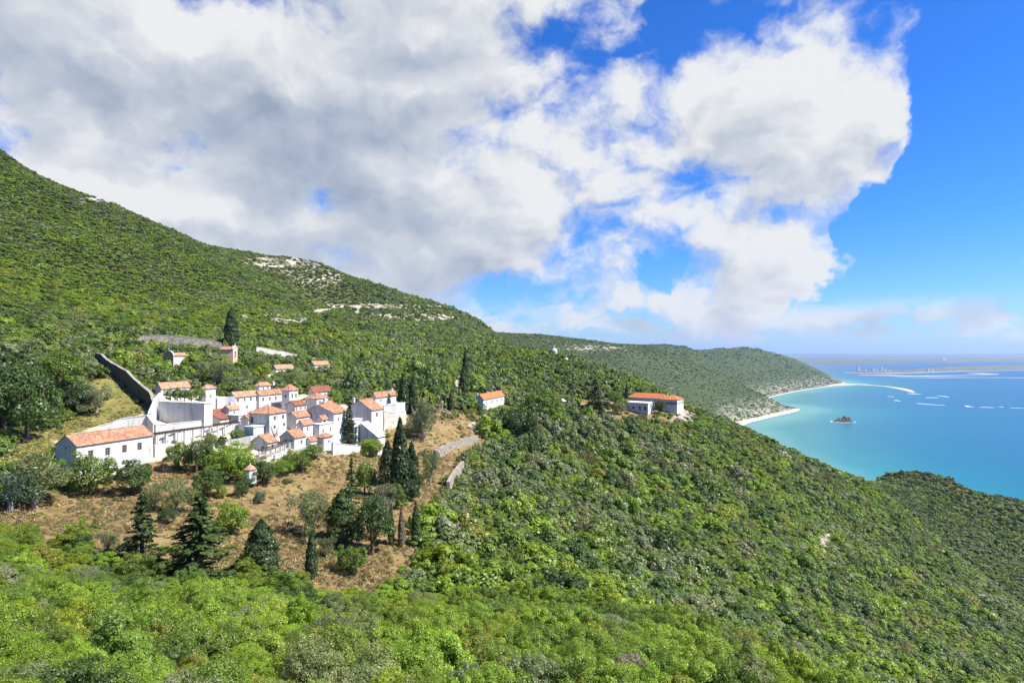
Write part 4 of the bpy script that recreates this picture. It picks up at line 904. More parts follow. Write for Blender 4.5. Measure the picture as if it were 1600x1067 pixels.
def hedge(name, label, pix, hgt, wid, tint):
    pts_ = [ground(*p) for p in pix]; rng = np.random.default_rng(77); e = root(name, label, 'hedge', pts_[0]); b0 = pts_[0]; Pn, Dn = [], []
    for a, b in zip(pts_[:-1], pts_[1:]):
        v = b - a; L_ = v.length; nr = Vector((-v.y, v.x, 0)).normalized(); k = int(L_ * 150)
        t = rng.uniform(0, 1, k); side = rng.integers(0, 3, k); lat = np.where(side == 0, -1, np.where(side == 1, 1, rng.uniform(-1, 1, k))) * wid / 2 * rng.uniform(.85, 1.1, k); z = np.where(side == 2, hgt, rng.uniform(0, hgt, k)) + .25 * np.sin(t * L_ * 1.7) + rng.normal(0, .08, k)
        base = np.array([a - b0]) + np.outer(t, np.array(v)); Pn.append(base + np.outer(lat, np.array(nr)) + np.c_[np.zeros((k, 2)), z]); Dn.append(np.where(side[:, None] == 2, [[0, 0, 1]], np.outer(np.sign(lat), np.array(nr))))
        m = MB(); m.beam(Vector((a - b0)) + Vector((0, 0, .1)), Vector((b - b0)) + Vector((0, 0, .1)), .25, .6); m.obj('stems', M['bark'], e)
    lobed.idx = None; o = link('foliage', leaves('foliage', np.vstack(Pn), np.vstack(Dn).astype(float), .24, .6, rng, .5), e); o.color = (*TINT[tint], 1)
    for p in pts_: TREES.append((p.x, p.y, 1.5))
hedge('hedge', 'bright green clipped hedge along the foot of the garden buttresses', [(316, 716), (342, 710), (368, 705), (396, 702)], 1.4, 1.6, 'bright')
hedge('hedge', 'loose green hedge below the arcade parapet', [(426, 732), (448, 724), (472, 716), (490, 711)], 1.5, 1.8, 'green')
T_LIST = [
 (OL, 'olive_tree', 'wide grey olive tree beside the gable end of the long house', 52, 792, 112, 92, 'olive', GF), (OL, 'olive_tree', 'low blue grey olive on the edge of dry field and grass', 15, 800, 80, 72, 'bluish', GF),
 (RO, 'evergreen_oak', 'big dark evergreen oak on the grassy bank above the long house', 42, 690, 92, 135, 'dark', None), (RO, 'evergreen_oak', 'dark oak crowding behind the big oak on the grassy bank', 4, 672, 96, 130, 'deep', None), (RO, 'evergreen_oak', 'broad mid green oak uphill of the grassy bank', 92, 610, 74, 60, 'green', None),
 (OL, 'olive_tree', 'grey olive bush above the grass beside a dark hollow', 150, 646, 52, 48, 'grey', None), (RO, 'evergreen_oak', 'dark rounded oak in the hollow on the grass slope', 128, 646, 52, 50, 'deep', None),
 (RO, 'bushy_tree', 'round dark green tree hiding the first window of the long house', 141, 772, 64, 66, 'green', GF), (RO, 'bushy_tree', 'round dark tree below the last window of the long house', 208, 773, 60, 54, 'dark', GF),
 (CE, 'conifer', 'dark upright conifer standing on the dry field below the long house', 222, 886, 84, 118, 'deep', GF), (CE, 'cedar_tree', 'wide spreading cedar with tiered branches at the foot of the dry field', 312, 906, 150, 138, 'dark', GF),
 (OL, 'olive_tree', 'grey green olive between the upright conifer and cedar', 275, 803, 56, 62, 'olive', GF), (OL, 'olive_tree', 'small grey olive uphill of the upright conifer', 243, 796, 38, 46, 'olive', GF), (RO, 'bushy_tree', 'dark bush beside the cedar top on dry grass', 262, 818, 26, 28, 'dark', GF),
 (OL, 'shrub', 'grey rounded shrub standing alone on the bare field', 170, 866, 38, 40, 'olive', GF), (RO, 'shrub', 'dark low shrub at the lower edge of the bare field', 126, 858, 30, 28, 'dark', GF),
 (RO, 'bushy_tree', 'dark tree under the grey retaining wall of the pergola walk', 278, 735, 40, 44, 'green', None), (RO, 'bushy_tree', 'dark tree beside the steps below the pergola', 307, 738, 44, 56, 'dark', None), (RO, 'bushy_tree', 'bright fresh green tree below the garden buttresses', 362, 750, 66, 56, 'bright', None),
 (RO, 'bushy_tree', 'dark tree below the bright fresh green one', 325, 778, 52, 46, 'dark', GF), (RO, 'shrub', 'small lime green bush under the dark garden tree', 346, 778, 18, 22, 'lime', GF), (RO, 'bushy_tree', 'bright round green tree alone in the middle of the field', 362, 834, 48, 52, 'bright', GF),
 (OL, 'garden_tree', 'little dark crowned tree with bent trunk and shadow on the field', 374, 778, 30, 30, 'dark', GF), (RO, 'bushy_tree', 'dark tree beside the round white garden chapel', 412, 756, 44, 36, 'dark', None), (RO, 'bushy_tree', 'low dark bush in front of the round white garden chapel', 385, 762, 26, 18, 'dark', None), (OL, 'olive_tree', 'reddish grey twiggy tree above the round garden chapel', 400, 738, 36, 28, 'dry', None),
 (RO, 'bushy_tree', 'green tree screening the arcade parapet', 468, 736, 40, 30, 'green', None), (RO, 'shrub', 'green shrub at the corner of the small square lodge', 489, 716, 34, 22, 'green', None), (RO, 'bushy_tree', 'light green shrub below the arcade parapet', 442, 742, 34, 26, 'bright', None), (RO, 'shrub', 'small bluish bush alone on the upper field', 405, 786, 18, 20, 'bluish', GF),
 (CO, 'conifer', 'bulky dark conifer near the lower field edge', 408, 905, 56, 94, 'deep', GF), (CY, 'cypress_tree', 'single dark cypress column at the bottom of the field', 487, 905, 19, 76, 'deep', GF), (OL, 'olive_tree', 'grey olive with clear trunk and shadow above the cypress column', 487, 838, 68, 76, 'olive', GF),
 (CE, 'conifer', 'open branched conifer in the middle of the grove', 549, 808, 44, 94, 'dark', GF), (CO, 'conifer', 'dark conifer at the lower corner of the grove', 534, 848, 46, 84, 'dark', GF), (RO, 'bushy_tree', 'dense dark tree at the heart of the grove', 582, 866, 64, 88, 'dark', GF), (OL, 'olive_tree', 'silvery olive behind the heart of the grove', 600, 806, 60, 54, 'grey', GF),
 (RO, 'bushy_tree', 'green roundish tree uphill in the grove', 570, 775, 34, 60, 'green', GF), (RO, 'bushy_tree', 'small leafy green tree at the foot of the grove', 548, 896, 44, 46, 'green', GF), (OL, 'olive_tree', 'sparse small olive beside the leafy green tree', 510, 870, 30, 36, 'olive', GF), (RO, 'bushy_tree', 'clipped dark green tree between grove and thin cypresses', 621, 795, 26, 38, 'green', GF),
 (CY, 'cypress_tree', 'thin cypress with bare foot next to the grove', 611, 851, 10, 64, 'dark', 'thin cypresses on the field'), (CY, 'cypress_tree', 'brownish thin cypress with long shadow on the field', 627, 854, 11, 60, 'dry', 'thin cypresses on the field'), (CY, 'cypress_tree', 'leaning dark cypress beside the woodland edge', 650, 852, 15, 68, 'dark', 'thin cypresses on the field'),
 (CY, 'cypress_tree', 'tallest dark cypress below the convent', 625, 784, 30, 130, 'deep', 'tall cypresses below the convent'), (CO, 'cypress_tree', 'broad dark cypress against the tallest cypress', 606, 762, 30, 74, 'deep', 'tall cypresses below the convent'), (CO, 'cypress_tree', 'rounded dark cypress downhill of the tallest cypress', 643, 782, 28, 92, 'deep', 'tall cypresses below the convent'),
 (CE, 'conifer', 'dark conifer standing before the white church', 546, 697, 38, 70, 'deep', None), (OL, 'olive_tree', 'grey tree with thin trunk beside the rubble retaining wall', 672, 760, 34, 60, 'olive', GF), (RO, 'shrub', 'bright green shrub below the lean-to parapet', 580, 712, 40, 30, 'bright', None),
 (OL, 'olive_tree', 'silver grey tree beside the white gate pillar', 661, 687, 58, 66, 'grey', None), (CY, 'cypress_tree', 'dark cypress behind the house with a chimney', 630, 646, 17, 62, 'deep', None), (CY, 'cypress_tree', 'second dark cypress behind the house with a chimney', 645, 648, 16, 60, 'deep', None), (CY, 'cypress_tree', 'slender tall cypress at the head of the woodland path', 727, 612, 11, 68, 'deep', None),
 (CY, 'cypress_tree', 'small cypress between the gate pillars', 704, 642, 9, 28, 'deep', None), (CY, 'cypress_tree', 'short cypress by the white gate pillar', 695, 640, 7, 24, 'dark', None), (CO, 'cypress_tree', 'thick dark cypress beside the pink chapel', 361, 546, 22, 66, 'deep', None), (CO, 'cypress_tree', 'dark bushy cypress beside the woodland path', 724, 618, 16, 44, 'dark', None),
 (RO, 'evergreen_oak', 'dark oak beside the road house', 812, 690, 62, 60, 'dark', None), (RO, 'evergreen_oak', 'mid green oak uphill of the road house', 850, 660, 54, 52, 'green', None), (CE, 'cedar_tree', 'dark flat topped cedar in the clearing by the canopies', 930, 642, 52, 52, 'deep', None), (RO, 'bushy_tree', 'rounded green tree next to the orange roofed house', 962, 636, 28, 28, 'green', None),
 (CY, 'cypress_tree', 'dark cypress at the end of the orange roofed house', 979, 624, 5, 26, 'deep', None), (RO, 'garden_tree', 'dark round tree in front of the orange roofed wing', 1030, 646, 18, 22, 'dark', None), (CO, 'cypress_tree', 'dark bushy cypress on the clearing slope', 940, 656, 12, 26, 'dark', None), (OL, 'olive_tree', 'grey green tree beside the flat roofed annex', 971, 648, 24, 26, 'olive', None),
 (OL, 'olive_tree', 'large grey olive above the dormitory roofs', 335, 604, 58, 44, 'grey', None), (OL, 'olive_tree', 'grey tree between the olive and the belvedere turret', 385, 604, 36, 30, 'olive', None), (OL, 'olive_tree', 'dark grey tree below the white cottages', 455, 606, 54, 28, 'olive', None),
 (RO, 'garden_tree', 'round orange tree in the courtyard before the church', 497, 682, 27, 22, 'green', GG), (RO, 'garden_tree', 'second round tree in the courtyard beside the conifer', 519, 680, 18, 20, 'green', GG), (RO, 'garden_tree', 'clipped garden tree by the bare wall end of the buttresses', 328, 704, 20, 30, 'green', GG), (RO, 'garden_tree', 'clipped garden tree between two white buttresses', 347, 700, 15, 20, 'dark', GG), (RO, 'garden_tree', 'spreading garden tree before the square hipped house', 371, 694, 27, 26, 'green', GG)]
for t_ in T_LIST: tree(*t_)
for px_, py_, d_ in ((266, 627, 144), (277, 627, 143), (288, 627, 142), (299, 627.3, 141), (311, 627, 141.5)):
    tree(RO, 'terrace_tree', 'clipped dense green tree in the row on the white terrace', px_, py_, 17, 21, 'green', 'row of trees on the terrace', d_, free=False)
tree('bare', 'bare_tree', 'leafless tree with upright limbs against the square hipped house', 429, 684, 15, 30, 'dry', None, 135.6)

# ------------------------------------------------------------------ rocks
def rock_mesh(seed):
    import bmesh
    rng = random.Random(seed); bm = bmesh.new(); bmesh.ops.create_icosphere(bm, subdivisions=3, radius=1)
    import mathutils.noise as mn
    for v in bm.verts:
        p = v.co.copy(); q = p * 1.3 + Vector((seed * 3.1, 0, 0)); f = 1 + .45 * mn.noise(q) + .22 * mn.noise(q * 2.7) + .10 * mn.noise(q * 6)
        v.co = Vector((p.x * f, p.y * f, round(p.z * f * 4.0) / 4.0 * .35 + p.z * f * .65))
    me = bpy.data.meshes.new('rock'); bm.to_mesh(me); bm.free(); me.materials.append(M['rock']); return me
ROCKS = [rock_mesh(s) for s in (1, 2, 3, 4)]
rr = random.Random(5)
def rock_group(n, cx, cy, rx, ry, smin, smax, label, group, dmin=12):
    for k in range(n):
        g = ground(cx + rr.uniform(-rx, rx), cy + rr.uniform(-ry, ry), dmin); s = rr.uniform(smin, smax) * g.y / F
        o = link('rock', ROCKS[rr.randrange(4)], None, (g.x, g.y, g.z + s * .10)); o.scale = (s * rr.uniform(.8, 1.3), s * rr.uniform(.7, 1.1), s * rr.uniform(.35, .7)); o.rotation_euler = (0, rr.uniform(-.3, .3), rr.uniform(0, 6.28))
        set_props(o, label, 'rock', group, 'thing'); TREES.append((g.x, g.y, s * .9))
rock_group(16, 1074, 654, 16, 9, 2.5, 5.5, 'pale broken rock on the knoll beside the orange roofed house', 'rocks on the headland knoll')
rock_group(5, 158, 545, 12, 12, 3, 6, 'ochre rock at the top end of the dark stone wall', 'rocks above the stone wall')
rock_group(4, 212, 535, 8, 6, 4, 7, 'grey boulder at the end of the long hillside wall', 'boulders by the hillside wall')
rock_group(14, 455, 500, 28, 6, 2.5, 6, 'white scree boulder on the scar below the mountain', 'boulders of the scree scar')
rock_group(8, 400, 497, 22, 2.5, 2.5, 5, 'tan rock in the quarried scar on the mountain foot', 'rocks of the quarried scar')
rock_group(5, 507, 600, 8, 9, 3, 6, 'bare ochre rock behind the top convent house', 'rocks behind the convent')
rock_group(9, 1292, 855, 16, 24, 2, 4.5, 'orange stained rock showing through scrub on the steep slope', 'rocks on the steep slope')
rock_group(7, 1226, 712, 10, 10, 2.5, 5, 'grey crag rock near the crest above the bay', 'crag rocks on the crest')
rock_group(9, 155, 312, 30, 5, 2.5, 6, 'grey crag on the skyline shoulder of the mountain', 'crags on the skyline', 300)
rock_group(12, 445, 408, 60, 7, 2, 4.5, 'white limestone outcrop on the second ridge', 'outcrops on the second ridge', 500)
rock_group(16, 640, 497, 70, 7, 2, 4.5, 'limestone ledge rock under the mountain road', 'ledges under the mountain road', 500)
rock_group(3, 480, 842, 3, 2, 2, 4, 'pale stone lying in the dry field', 'stones on the dry field'); rock_group(3, 640, 770, 8, 6, 2, 4, 'pale stone lying in the dry field', 'stones on the dry field'); rock_group(4, 590, 905, 12, 6, 2, 4, 'pale stone lying in the dry field', 'stones on the dry field')

# ------------------------------------------------------------------ scrub
proto_col = bpy.data.collections.new('scrub_shapes')
def proto(i, me): o = bpy.data.objects.new('clump_%02d' % i, me); proto_col.objects.link(o)
NEAR = []      # bushes close enough to show leaves: crown + stems
for k in range(6):
    rng = np.random.default_rng(100 + k); lb = sprig_lobes(rng, 85 + 12 * k, 1.0, 1.1 + .2 * (k % 3), .10, .24); p, d = lobed(rng, 16000, lb, .85, .55, -.35)
    sz = (.066, .048, .070, .046, .060, .050)[k]; asp = (.5, .6, .42, .55, .34, .62)[k]
    NEAR.append((leaves('crown', p, d * .7 + unit(p + 1e-6) * .5 + [0, 0, .35], sz, asp, rng, .55), stems_mesh('stem', rng, 6, 1.1, .6, .035, M['bark']), p, d, sz, asp))
for k in range(4):
    rng = np.random.default_rng(100 + k); _, _, p, d, sz, asp = NEAR[k]; proto(k, leaves('scrub_near', p, d * .8 + [0, 0, .35], sz, asp, rng, .6, LEAF_I))
for k in range(6):
    rng = np.random.default_rng(200 + k); p, d = lobed(rng, 1200, sprig_lobes(rng, 26, 1.0, 1.1, .18, .36), .85, .35, -.3); proto(4 + k, leaves('scrub_mid', p, d + unit(p + 1e-6) * .5 + [0, 0, .25], .165, .62, rng, .45, LEAF_I))
for k in range(4):
    rng = np.random.default_rng(300 + k); p, d = lobed(rng, 330, bush_lobes(rng, 8, 1.0, 1.0), .85, .22); proto(10 + k, leaves('scrub_far', p, d + [0, 0, .3], .32, .75, rng, .40, LEAF_I))
rng = np.random.default_rng(400)   # bare grey twigs of dry bushes
for k in range(2):
    m = rng.uniform(0, 1, (520, 1)) ** .6; dd = unit(np.abs(rng.normal(0, 1, (520, 3))) * [1, 1, 1] * np.sign(rng.normal(0, 1, (520, 3))) + [0, 0, .9]); dd[:, 2] = np.abs(dd[:, 2])
    proto(14 + k, leaves('dry_twigs', dd * m * 1.0, np.cross(dd, rng.normal(0, 1, (520, 3))), .34, .10, rng, .2, LEAF_I, axis=dd))

def scatter(y0, y1, sp0, sp1, seed):
    """jittered points over the ground between two depths"""
    rng = np.random.default_rng(seed); xs, ys, ss = [], [], []; y = y0
    while y < y1:
        s = sp0 + (sp1 - sp0) * (y - y0) / (y1 - y0); half = 1.02 * y + 18; n_ = int(2 * half / s)
        xs.append(-half + (np.arange(n_) + rng.uniform(0, 1, n_)) * s); ys.append(y + rng.uniform(0, 1, n_) * s); ss.append(np.full(n_, s)); y += s
    return np.concatenate(xs), np.concatenate(ys), np.concatenate(ss), rng
def cover_masks(x, y, z):
    px, py = to_px(x, y, z); jx = px + 5 * fbm(x, y, 6, 31); jy = py + 4 * fbm(x, y, 6, 37)
    open_ = (in_poly(jx, jy, FIELD) | in_poly(jx, jy, YARD)) & (y > 78) & (y < 215)
    gard = in_poly(jx, jy, GARDEN) & (y > 150) & (y < 260); gr = in_poly(jx, jy, GRASS) & (y > 90) & (y < 175); pr = in_poly(jx, jy, PROM) & (y > 270) & (y < 340)
    return px, py, open_, gard, gr, pr
def clear_mask(x, y, pad=0.0):
    ok = np.ones(len(x), bool)
    for cx, cy, r, *_ in FOOT: ok &= (x - cx) ** 2 + (y - cy) ** 2 > (r + .6 + pad) ** 2
    for cx, cy, r in TREES: ok &= (x - cx) ** 2 + (y - cy) ** 2 > (r * .75 + pad) ** 2
    for cx, cy, r in PATHS: ok &= (x - cx) ** 2 + (y - cy) ** 2 > (r + pad) ** 2
    for cx, cy in WALLPTS: ok &= (x - cx) ** 2 + (y - cy) ** 2 > (1.3 + pad) ** 2
    return ok
PAL = np.array([TINT[k] for k in ('bright', 'green', 'dark', 'olive', 'grey', 'lime', 'yellow', 'dry')])
def species(x, y, z, px, py, rng):
    """species patches: weights of the tints drift over the hillside"""
    n_ = len(x); a = fbm(x, y, 38, 51, 3); b = fbm(x, y, 17, 57, 3); W = np.zeros((n_, 8))
    W[:] = [.20, .32, .16, .12, .05, .08, .04, .03]
    mid = (px > 640) & (px < 1080) & (y > 85) & (y < 330); W[mid] = [.14, .24, .15, .24, .13, .05, .02, .03]
    lo = (px > 850) & (py > 840) & (y > 85); W[lo] = [.12, .27, .18, .22, .10, .05, .02, .04]
    rs = (px >= 1080) & (y > 100); W[rs] = [.20, .36, .20, .10, .04, .05, .02, .03]
    sp = (y > 400) & (px > 1100); W[sp] = [.06, .34, .30, .16, .06, .02, .05, .01]
    mt = (px < 640) & (y > 190); W[mt] = [.20, .30, .15, .14, .05, .08, .06, .02]
    hi = (px < 900) & (y > 500); W[(y > 1400)] = [.03, .36, .20, .34, .04, .0, .03, .0]; hi &= y < 1400; W[hi] = [.10, .30, .22, .22, .08, .02, .05, .01]
    nr = y < 85; W[nr] = [.40, .26, .06, .09, .03, .12, .03, .01]
    wood = (py > 560) & (py < 640) & (px > 540) & (px < 960) & (y > 180); W[wood] = [.10, .30, .26, .20, .08, .04, .01, .01]
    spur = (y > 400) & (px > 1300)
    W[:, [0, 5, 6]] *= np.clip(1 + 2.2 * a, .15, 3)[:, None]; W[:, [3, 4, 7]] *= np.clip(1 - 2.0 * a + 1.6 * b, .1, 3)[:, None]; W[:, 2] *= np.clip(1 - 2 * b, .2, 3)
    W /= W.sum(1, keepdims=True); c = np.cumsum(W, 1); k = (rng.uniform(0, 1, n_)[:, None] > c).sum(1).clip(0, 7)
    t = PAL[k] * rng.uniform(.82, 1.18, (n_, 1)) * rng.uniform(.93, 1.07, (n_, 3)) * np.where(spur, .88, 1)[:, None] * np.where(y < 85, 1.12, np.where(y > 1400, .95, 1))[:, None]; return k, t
def instancer(name, label, cat, x, y, z, sc, rot, kind, tint):
    me = bpy.data.meshes.new(name); me.vertices.add(len(x)); me.vertices.foreach_set('co', np.c_[x, y, z].astype(np.float32).ravel())
    for nm, arr in (('size', sc), ('turn', rot)):
        a = me.attributes.new(nm, 'FLOAT_VECTOR', 'POINT'); a.data.foreach_set('vector', np.ascontiguousarray(arr, np.float32).ravel())
    a = me.attributes.new('shape', 'INT', 'POINT'); a.data.foreach_set('value', kind.astype(np.int32)); color_attr(me, 'tint', tint)
    o = link(name, me); set_props(o, label, cat, None, 'stuff')
    ng = bpy.data.node_groups.new(name, 'GeometryNodeTree'); ng.interface.new_socket('Geometry', in_out='INPUT', socket_type='NodeSocketGeometry'); ng.interface.new_socket('Geometry', in_out='OUTPUT', socket_type='NodeSocketGeometry')
    N = ng.nodes; gi = N.new('NodeGroupInput'); go = N.new('NodeGroupOutput'); ip = N.new('GeometryNodeInstanceOnPoints'); ci = N.new('GeometryNodeCollectionInfo')
    ci.inputs[0].default_value = proto_col; ci.inputs['Separate Children'].default_value = True; ci.inputs['Reset Children'].default_value = True
    ip.inputs['Pick Instance'].default_value = True
    def na(nm, t): q = N.new('GeometryNodeInputNamedAttribute'); q.data_type = t; q.inputs[0].default_value = nm; return q.outputs[0]
    Lk = ng.links.new; Lk(gi.outputs[0], ip.inputs['Points']); Lk(ci.outputs[0], ip.inputs['Instance']); Lk(na('shape', 'INT'), ip.inputs['Instance Index'])
    Lk(na('turn', 'FLOAT_VECTOR'), ip.inputs['Rotation']); Lk(na('size', 'FLOAT_VECTOR'), ip.inputs['Scale']); Lk(ip.outputs[0], go.inputs[0])
    md = o.modifiers.new('scrub', 'NODES'); md.node_group = ng; return o
def plant_band(name, label, y0, y1, s0, s1, seed, grow, lod, pick_near=0):
    x, y, s, rng = scatter(y0, y1, s0, s1, seed); z = HH(x, y)
    px, py, op, gd, gr, pr = cover_masks(x, y, z); u = rng.uniform(0, 1, len(x))
    keep = (shore_dist(x, y) > (25 if y1 > 900 else 8)) & clear_mask(x, y) & ~(op & (u > .035)) & ~(gd & (u > .42)) & ~(gr & (u > .03)) & ~(pr & (u > .45))
    if y0 >= 1500: keep &= (px > 720) & (px < 1335) & (u < .75)
    yard = in_poly(px, py, YARD) & (y > 100) & (y < 200); keep &= ~yard
    # bald limestone shows through on the crags
    bald = np.zeros(len(x), bool)
    for ax, ay, rx, ry, dm in ((455, 500, 34, 7, 280), (400, 497, 26, 3, 280), (640, 497, 80, 7, 700), (440, 410, 70, 8, 700), (1290, 852, 12, 24, 180), (1226, 712, 9, 10, 300), (590, 478.5, 130, 4, 700), (155, 313, 36, 6, 400), (1074, 653, 14, 8, 290), (158, 545, 10, 12, 165)):
        bald |= (np.hypot((px - ax) / rx, (py - ay) / ry) < 1) & (y > dm) & (u < .75)
    keep &= ~bald
    x, y, z, s, px, py, u = (q[keep] for q in (x, y, z, s, px, py, u)); op, gd, gr, pr = op[keep], gd[keep], gr[keep], pr[keep]
    k, t = species(x, y, z, px, py, rng); n_ = len(x)
    R_ = s * grow * rng.uniform(.55, 1.30, n_) * np.where(rng.uniform(0, 1, n_) < np.where((px > 640) & (px < 1120) & (y > 85) & (y < 260), .2, .12), np.where((px > 640) & (y > 85) & (y < 260), 1.75, 1.45), 1); R_ *= np.where(op | gd | gr | pr, .5, 1) * np.interp(y, [0, 22, 34], [.6, .68, 1])
    Hs = R_ * rng.uniform(.72, 1.15, n_); wood = (py > 555) & (py < 720) & (px > 540) & (px < 1000) & (y > 170) & (y < 420); Hs *= np.where(wood, 1.3, 1) * np.where((px < 560) & (y > 200) & (py < 520), .62, 1) * np.where((px > 1060) & (y > 100), .8, 1) * np.where(y > 1400, .6, 1) * np.where(y < 90, np.interp(y, [0, 45, 68, 90], [1.15, 1.1, .78, .72]) * np.where(rng.uniform(0, 1, n_) < .22, 1.35, 1) * rng.uniform(.75, 1.2, n_), 1)
    nearm = y < 85; R_ = np.where(nearm, np.minimum(R_, 2.3), R_); Hs = np.where(nearm, np.minimum(Hs, 2.5), Hs)
    kind = rng.integers(*lod, n_); kind = np.where((k == 7) & (lod[1] > 4), rng.integers(14, 16, n_), kind)
    rot = np.c_[rng.normal(0, .10, n_), rng.normal(0, .10, n_), rng.uniform(0, 6.28, n_)]; zz = z - R_ * .12
    sel = np.zeros(n_, bool)
    if pick_near:
        vis = (px > -30) & (px < 1630) & (py - F * Hs * 1.3 / y < 1075); size = np.where(vis & (y > 14), R_ / y, 0); sel[np.argsort(-size)[:pick_near]] = True; sel &= size > 0
        NM = ('bright green', 'mid green', 'dark green', 'grey green', 'silver grey', 'lime green', 'yellowish', 'dry brownish')
        for i in np.nonzero(sel)[0]:
            nm = NM[k[i]]; e = root('shrub', nm + ' rounded shrub in the dense scrub below the viewpoint', 'shrub', (x[i], y[i], zz[i]), rot[i, 2], nm + ' shrubs on the near slope'); e.scale = (R_[i], R_[i], Hs[i])
            c_, st = NEAR[rng.integers(0, 6)][:2]; link('stem', st, e); o = link('crown', c_, e); o.color = (*t[i], 1)
    q = ~sel
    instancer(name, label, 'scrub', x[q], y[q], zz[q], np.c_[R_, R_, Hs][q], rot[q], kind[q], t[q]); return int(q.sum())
cnt = [plant_band('scrub', 'dense green scrub filling the slope below the viewpoint', 6, 82, 1.9, 2.8, 1, .78, (0, 4), 290),
       plant_band('slope_scrub', 'mixed green and grey scrub covering the gully and wooded slopes', 82, 300, 2.45, 2.9, 2, .80, (4, 10)),
       plant_band('mountain_scrub', 'low green scrub covering the mountainside and headland', 300, 720, 2.3, 3.6, 3, .84, (10, 14)),
       plant_band('ridge_scrub', 'thin green scrub on the far ridges', 720, 1500, 4.0, 7.0, 4, .74, (10, 14))]
cnt.append(plant_band('coastal_scrub', 'dark green scrub and woods on the far coastal hills', 1500, 4600, 9, 20, 5, .45, (10, 14)))
print('instances', cnt)

# ------------------------------------------------------------------ dry grass tufts on the open ground
def tuft_proto(i, seed, n, hgt, wid):
    rng = np.random.default_rng(seed); a = rng.uniform(0, 6.28, n); r = rng.uniform(0, .5, n) ** .7
    ax = np.c_[np.cos(a) * .5, np.sin(a) * .5, np.ones(n)] + rng.normal(0, .3, (n, 3)); p = np.c_[r * np.cos(a), r * np.sin(a), rng.uniform(.05, .4, n) * hgt]
    proto(i, leaves('tuft', p, np.c_[np.cos(a), np.sin(a), np.full(n, .6)], hgt, wid, rng, .4, LEAF_I, axis=ax))
tuft_proto(16, 71, 46, .8, .16); tuft_proto(17, 72, 60, .55, .22)
def build_tufts():
    x, y, s, rng = scatter(78, 225, .62, 1.15, 61); z = HH(x, y); px, py, op, gd, gr, pr = cover_masks(x, y, z)
    keep = (op | gd | gr) & ~(in_poly(px, py, YARD) & ~in_poly(px, py, FIELD)) & (rng.uniform(0, 1, len(x)) < np.clip(.55 + 1.1 * fbm(x, y, 7, 91, 3), .06, .95))
    for cx, cy, r, *_ in FOOT: keep &= (x - cx) ** 2 + (y - cy) ** 2 > (r * .9) ** 2
    x, y, z, gr = x[keep], y[keep], z[keep], gr[keep]; n_ = len(x)
    dryc = np.array([(.31, .22, .11), (.22, .15, .075), (.38, .29, .16), (.17, .14, .06), (.20, .19, .06)]); grc = np.array([(.20, .20, .05), (.30, .25, .09), (.14, .16, .035), (.36, .28, .12), (.18, .19, .04)])
    k = rng.integers(0, 5, n_); t = np.where(gr[:, None], grc[k], dryc[k]) * rng.uniform(.8, 1.2, (n_, 1)); sc = rng.uniform(.35, 1.0, n_) * np.where(rng.uniform(0, 1, n_) < .05, 1.8, 1)
    instancer('dry_grass', 'dry brown grass and weeds on the open field', 'grass', x, y, z, np.c_[sc, sc, sc * rng.uniform(.5, 1, n_)], np.c_[np.zeros((n_, 2)), rng.uniform(0, 6.28, n_)], rng.integers(16, 18, n_), t)
build_tufts()

# ------------------------------------------------------------------ beaches, sand spits, surf, far shore
def sheet(name, pix, z, mat, label=None, cat=None, kind='structure', sub=10):
    """thin low sheet lying on the sea; outline from photo pixels on the sea plane"""
    pts_ = [Vector((*sea_pt(*p), 0)) for p in pix]; c = sum(pts_, Vector()) / len(pts_); m = MB(); n_ = len(pts_)
    m.v = [tuple(p + Vector((0, 0, -.4))) for p in pts_] + [tuple(c + (p - c) * .9 + Vector((0, 0, z))) for p in pts_]
    m.f = [tuple(range(n_, 2 * n_))] + [(i, (i + 1) % n_, n_ + (i + 1) % n_, n_ + i) for i in range(n_)]
    o = m.obj(name, mat); set_props(o, label, cat, None, kind); return o
def ribbon(name, pix, w0, z, mat, label=None, cat=None, kind='structure', group=None):
    """narrow strip along photo pixels on the sea plane; w0: list of widths in metres"""
    pts_ = [Vector((*sea_pt(*p), 0)) for p in pix]; V = []; n_ = len(pts_)
    for i, p in enumerate(pts_):
        dr = (pts_[min(i + 1, n_ - 1)] - pts_[max(i - 1, 0)]).normalized(); nr = Vector((-dr.y, dr.x, 0)); w = w0[i] if isinstance(w0, (list, tuple)) else w0
        V += [p - nr * w * .5 + Vector((0, 0, .02)), p - nr * w * .2 + Vector((0, 0, z)), p + nr * w * .2 + Vector((0, 0, z)), p + nr * w * .5 + Vector((0, 0, .02))]
    o = link(name, mesh_np(name, np.array([tuple(v) for v in V]), grid_faces(n_, 4), mat)); set_props(o, label, cat, group, kind); return o
M['sand'] = noisy('beach_sand', (.42, .36, .27), (.52, .46, .36), .02, .95)
M['foam'] = noisy('surf_foam', (.62, .70, .72), (.80, .82, .82), .05, .8)
M['dune'] = noisy('dune_scrub', (.07, .09, .05), (.16, .15, .10), .004, .95)
M['farland'] = noisy('far_plain', (.06, .08, .05), (.13, .13, .09), .0008, .95)
ribbon('sand_spit', [(1296, 602.5), (1315, 600.5), (1330, 600), (1346, 600.5), (1362, 602), (1385, 603.5), (1402, 606), (1416, 609), (1430, 614)], [40, 150, 180, 100, 36, 44, 54, 55, 10], 1.5, M['sand'])
ribbon('sand_bar', [(1318, 581.5), (1345, 582.8), (1380, 583.4), (1430, 582.2), (1500, 579.8), (1600, 578.2), (1700, 577)], [40, 90, 110, 90, 80, 70, 70], 1.5, M['sand'])
ribbon('sand_bank', [(1340, 586), (1400, 586.6), (1440, 587.5), (1500, 586.5), (1560, 585.3)], [40, 220, 180, 50, 20], 1.2, M['sand'])
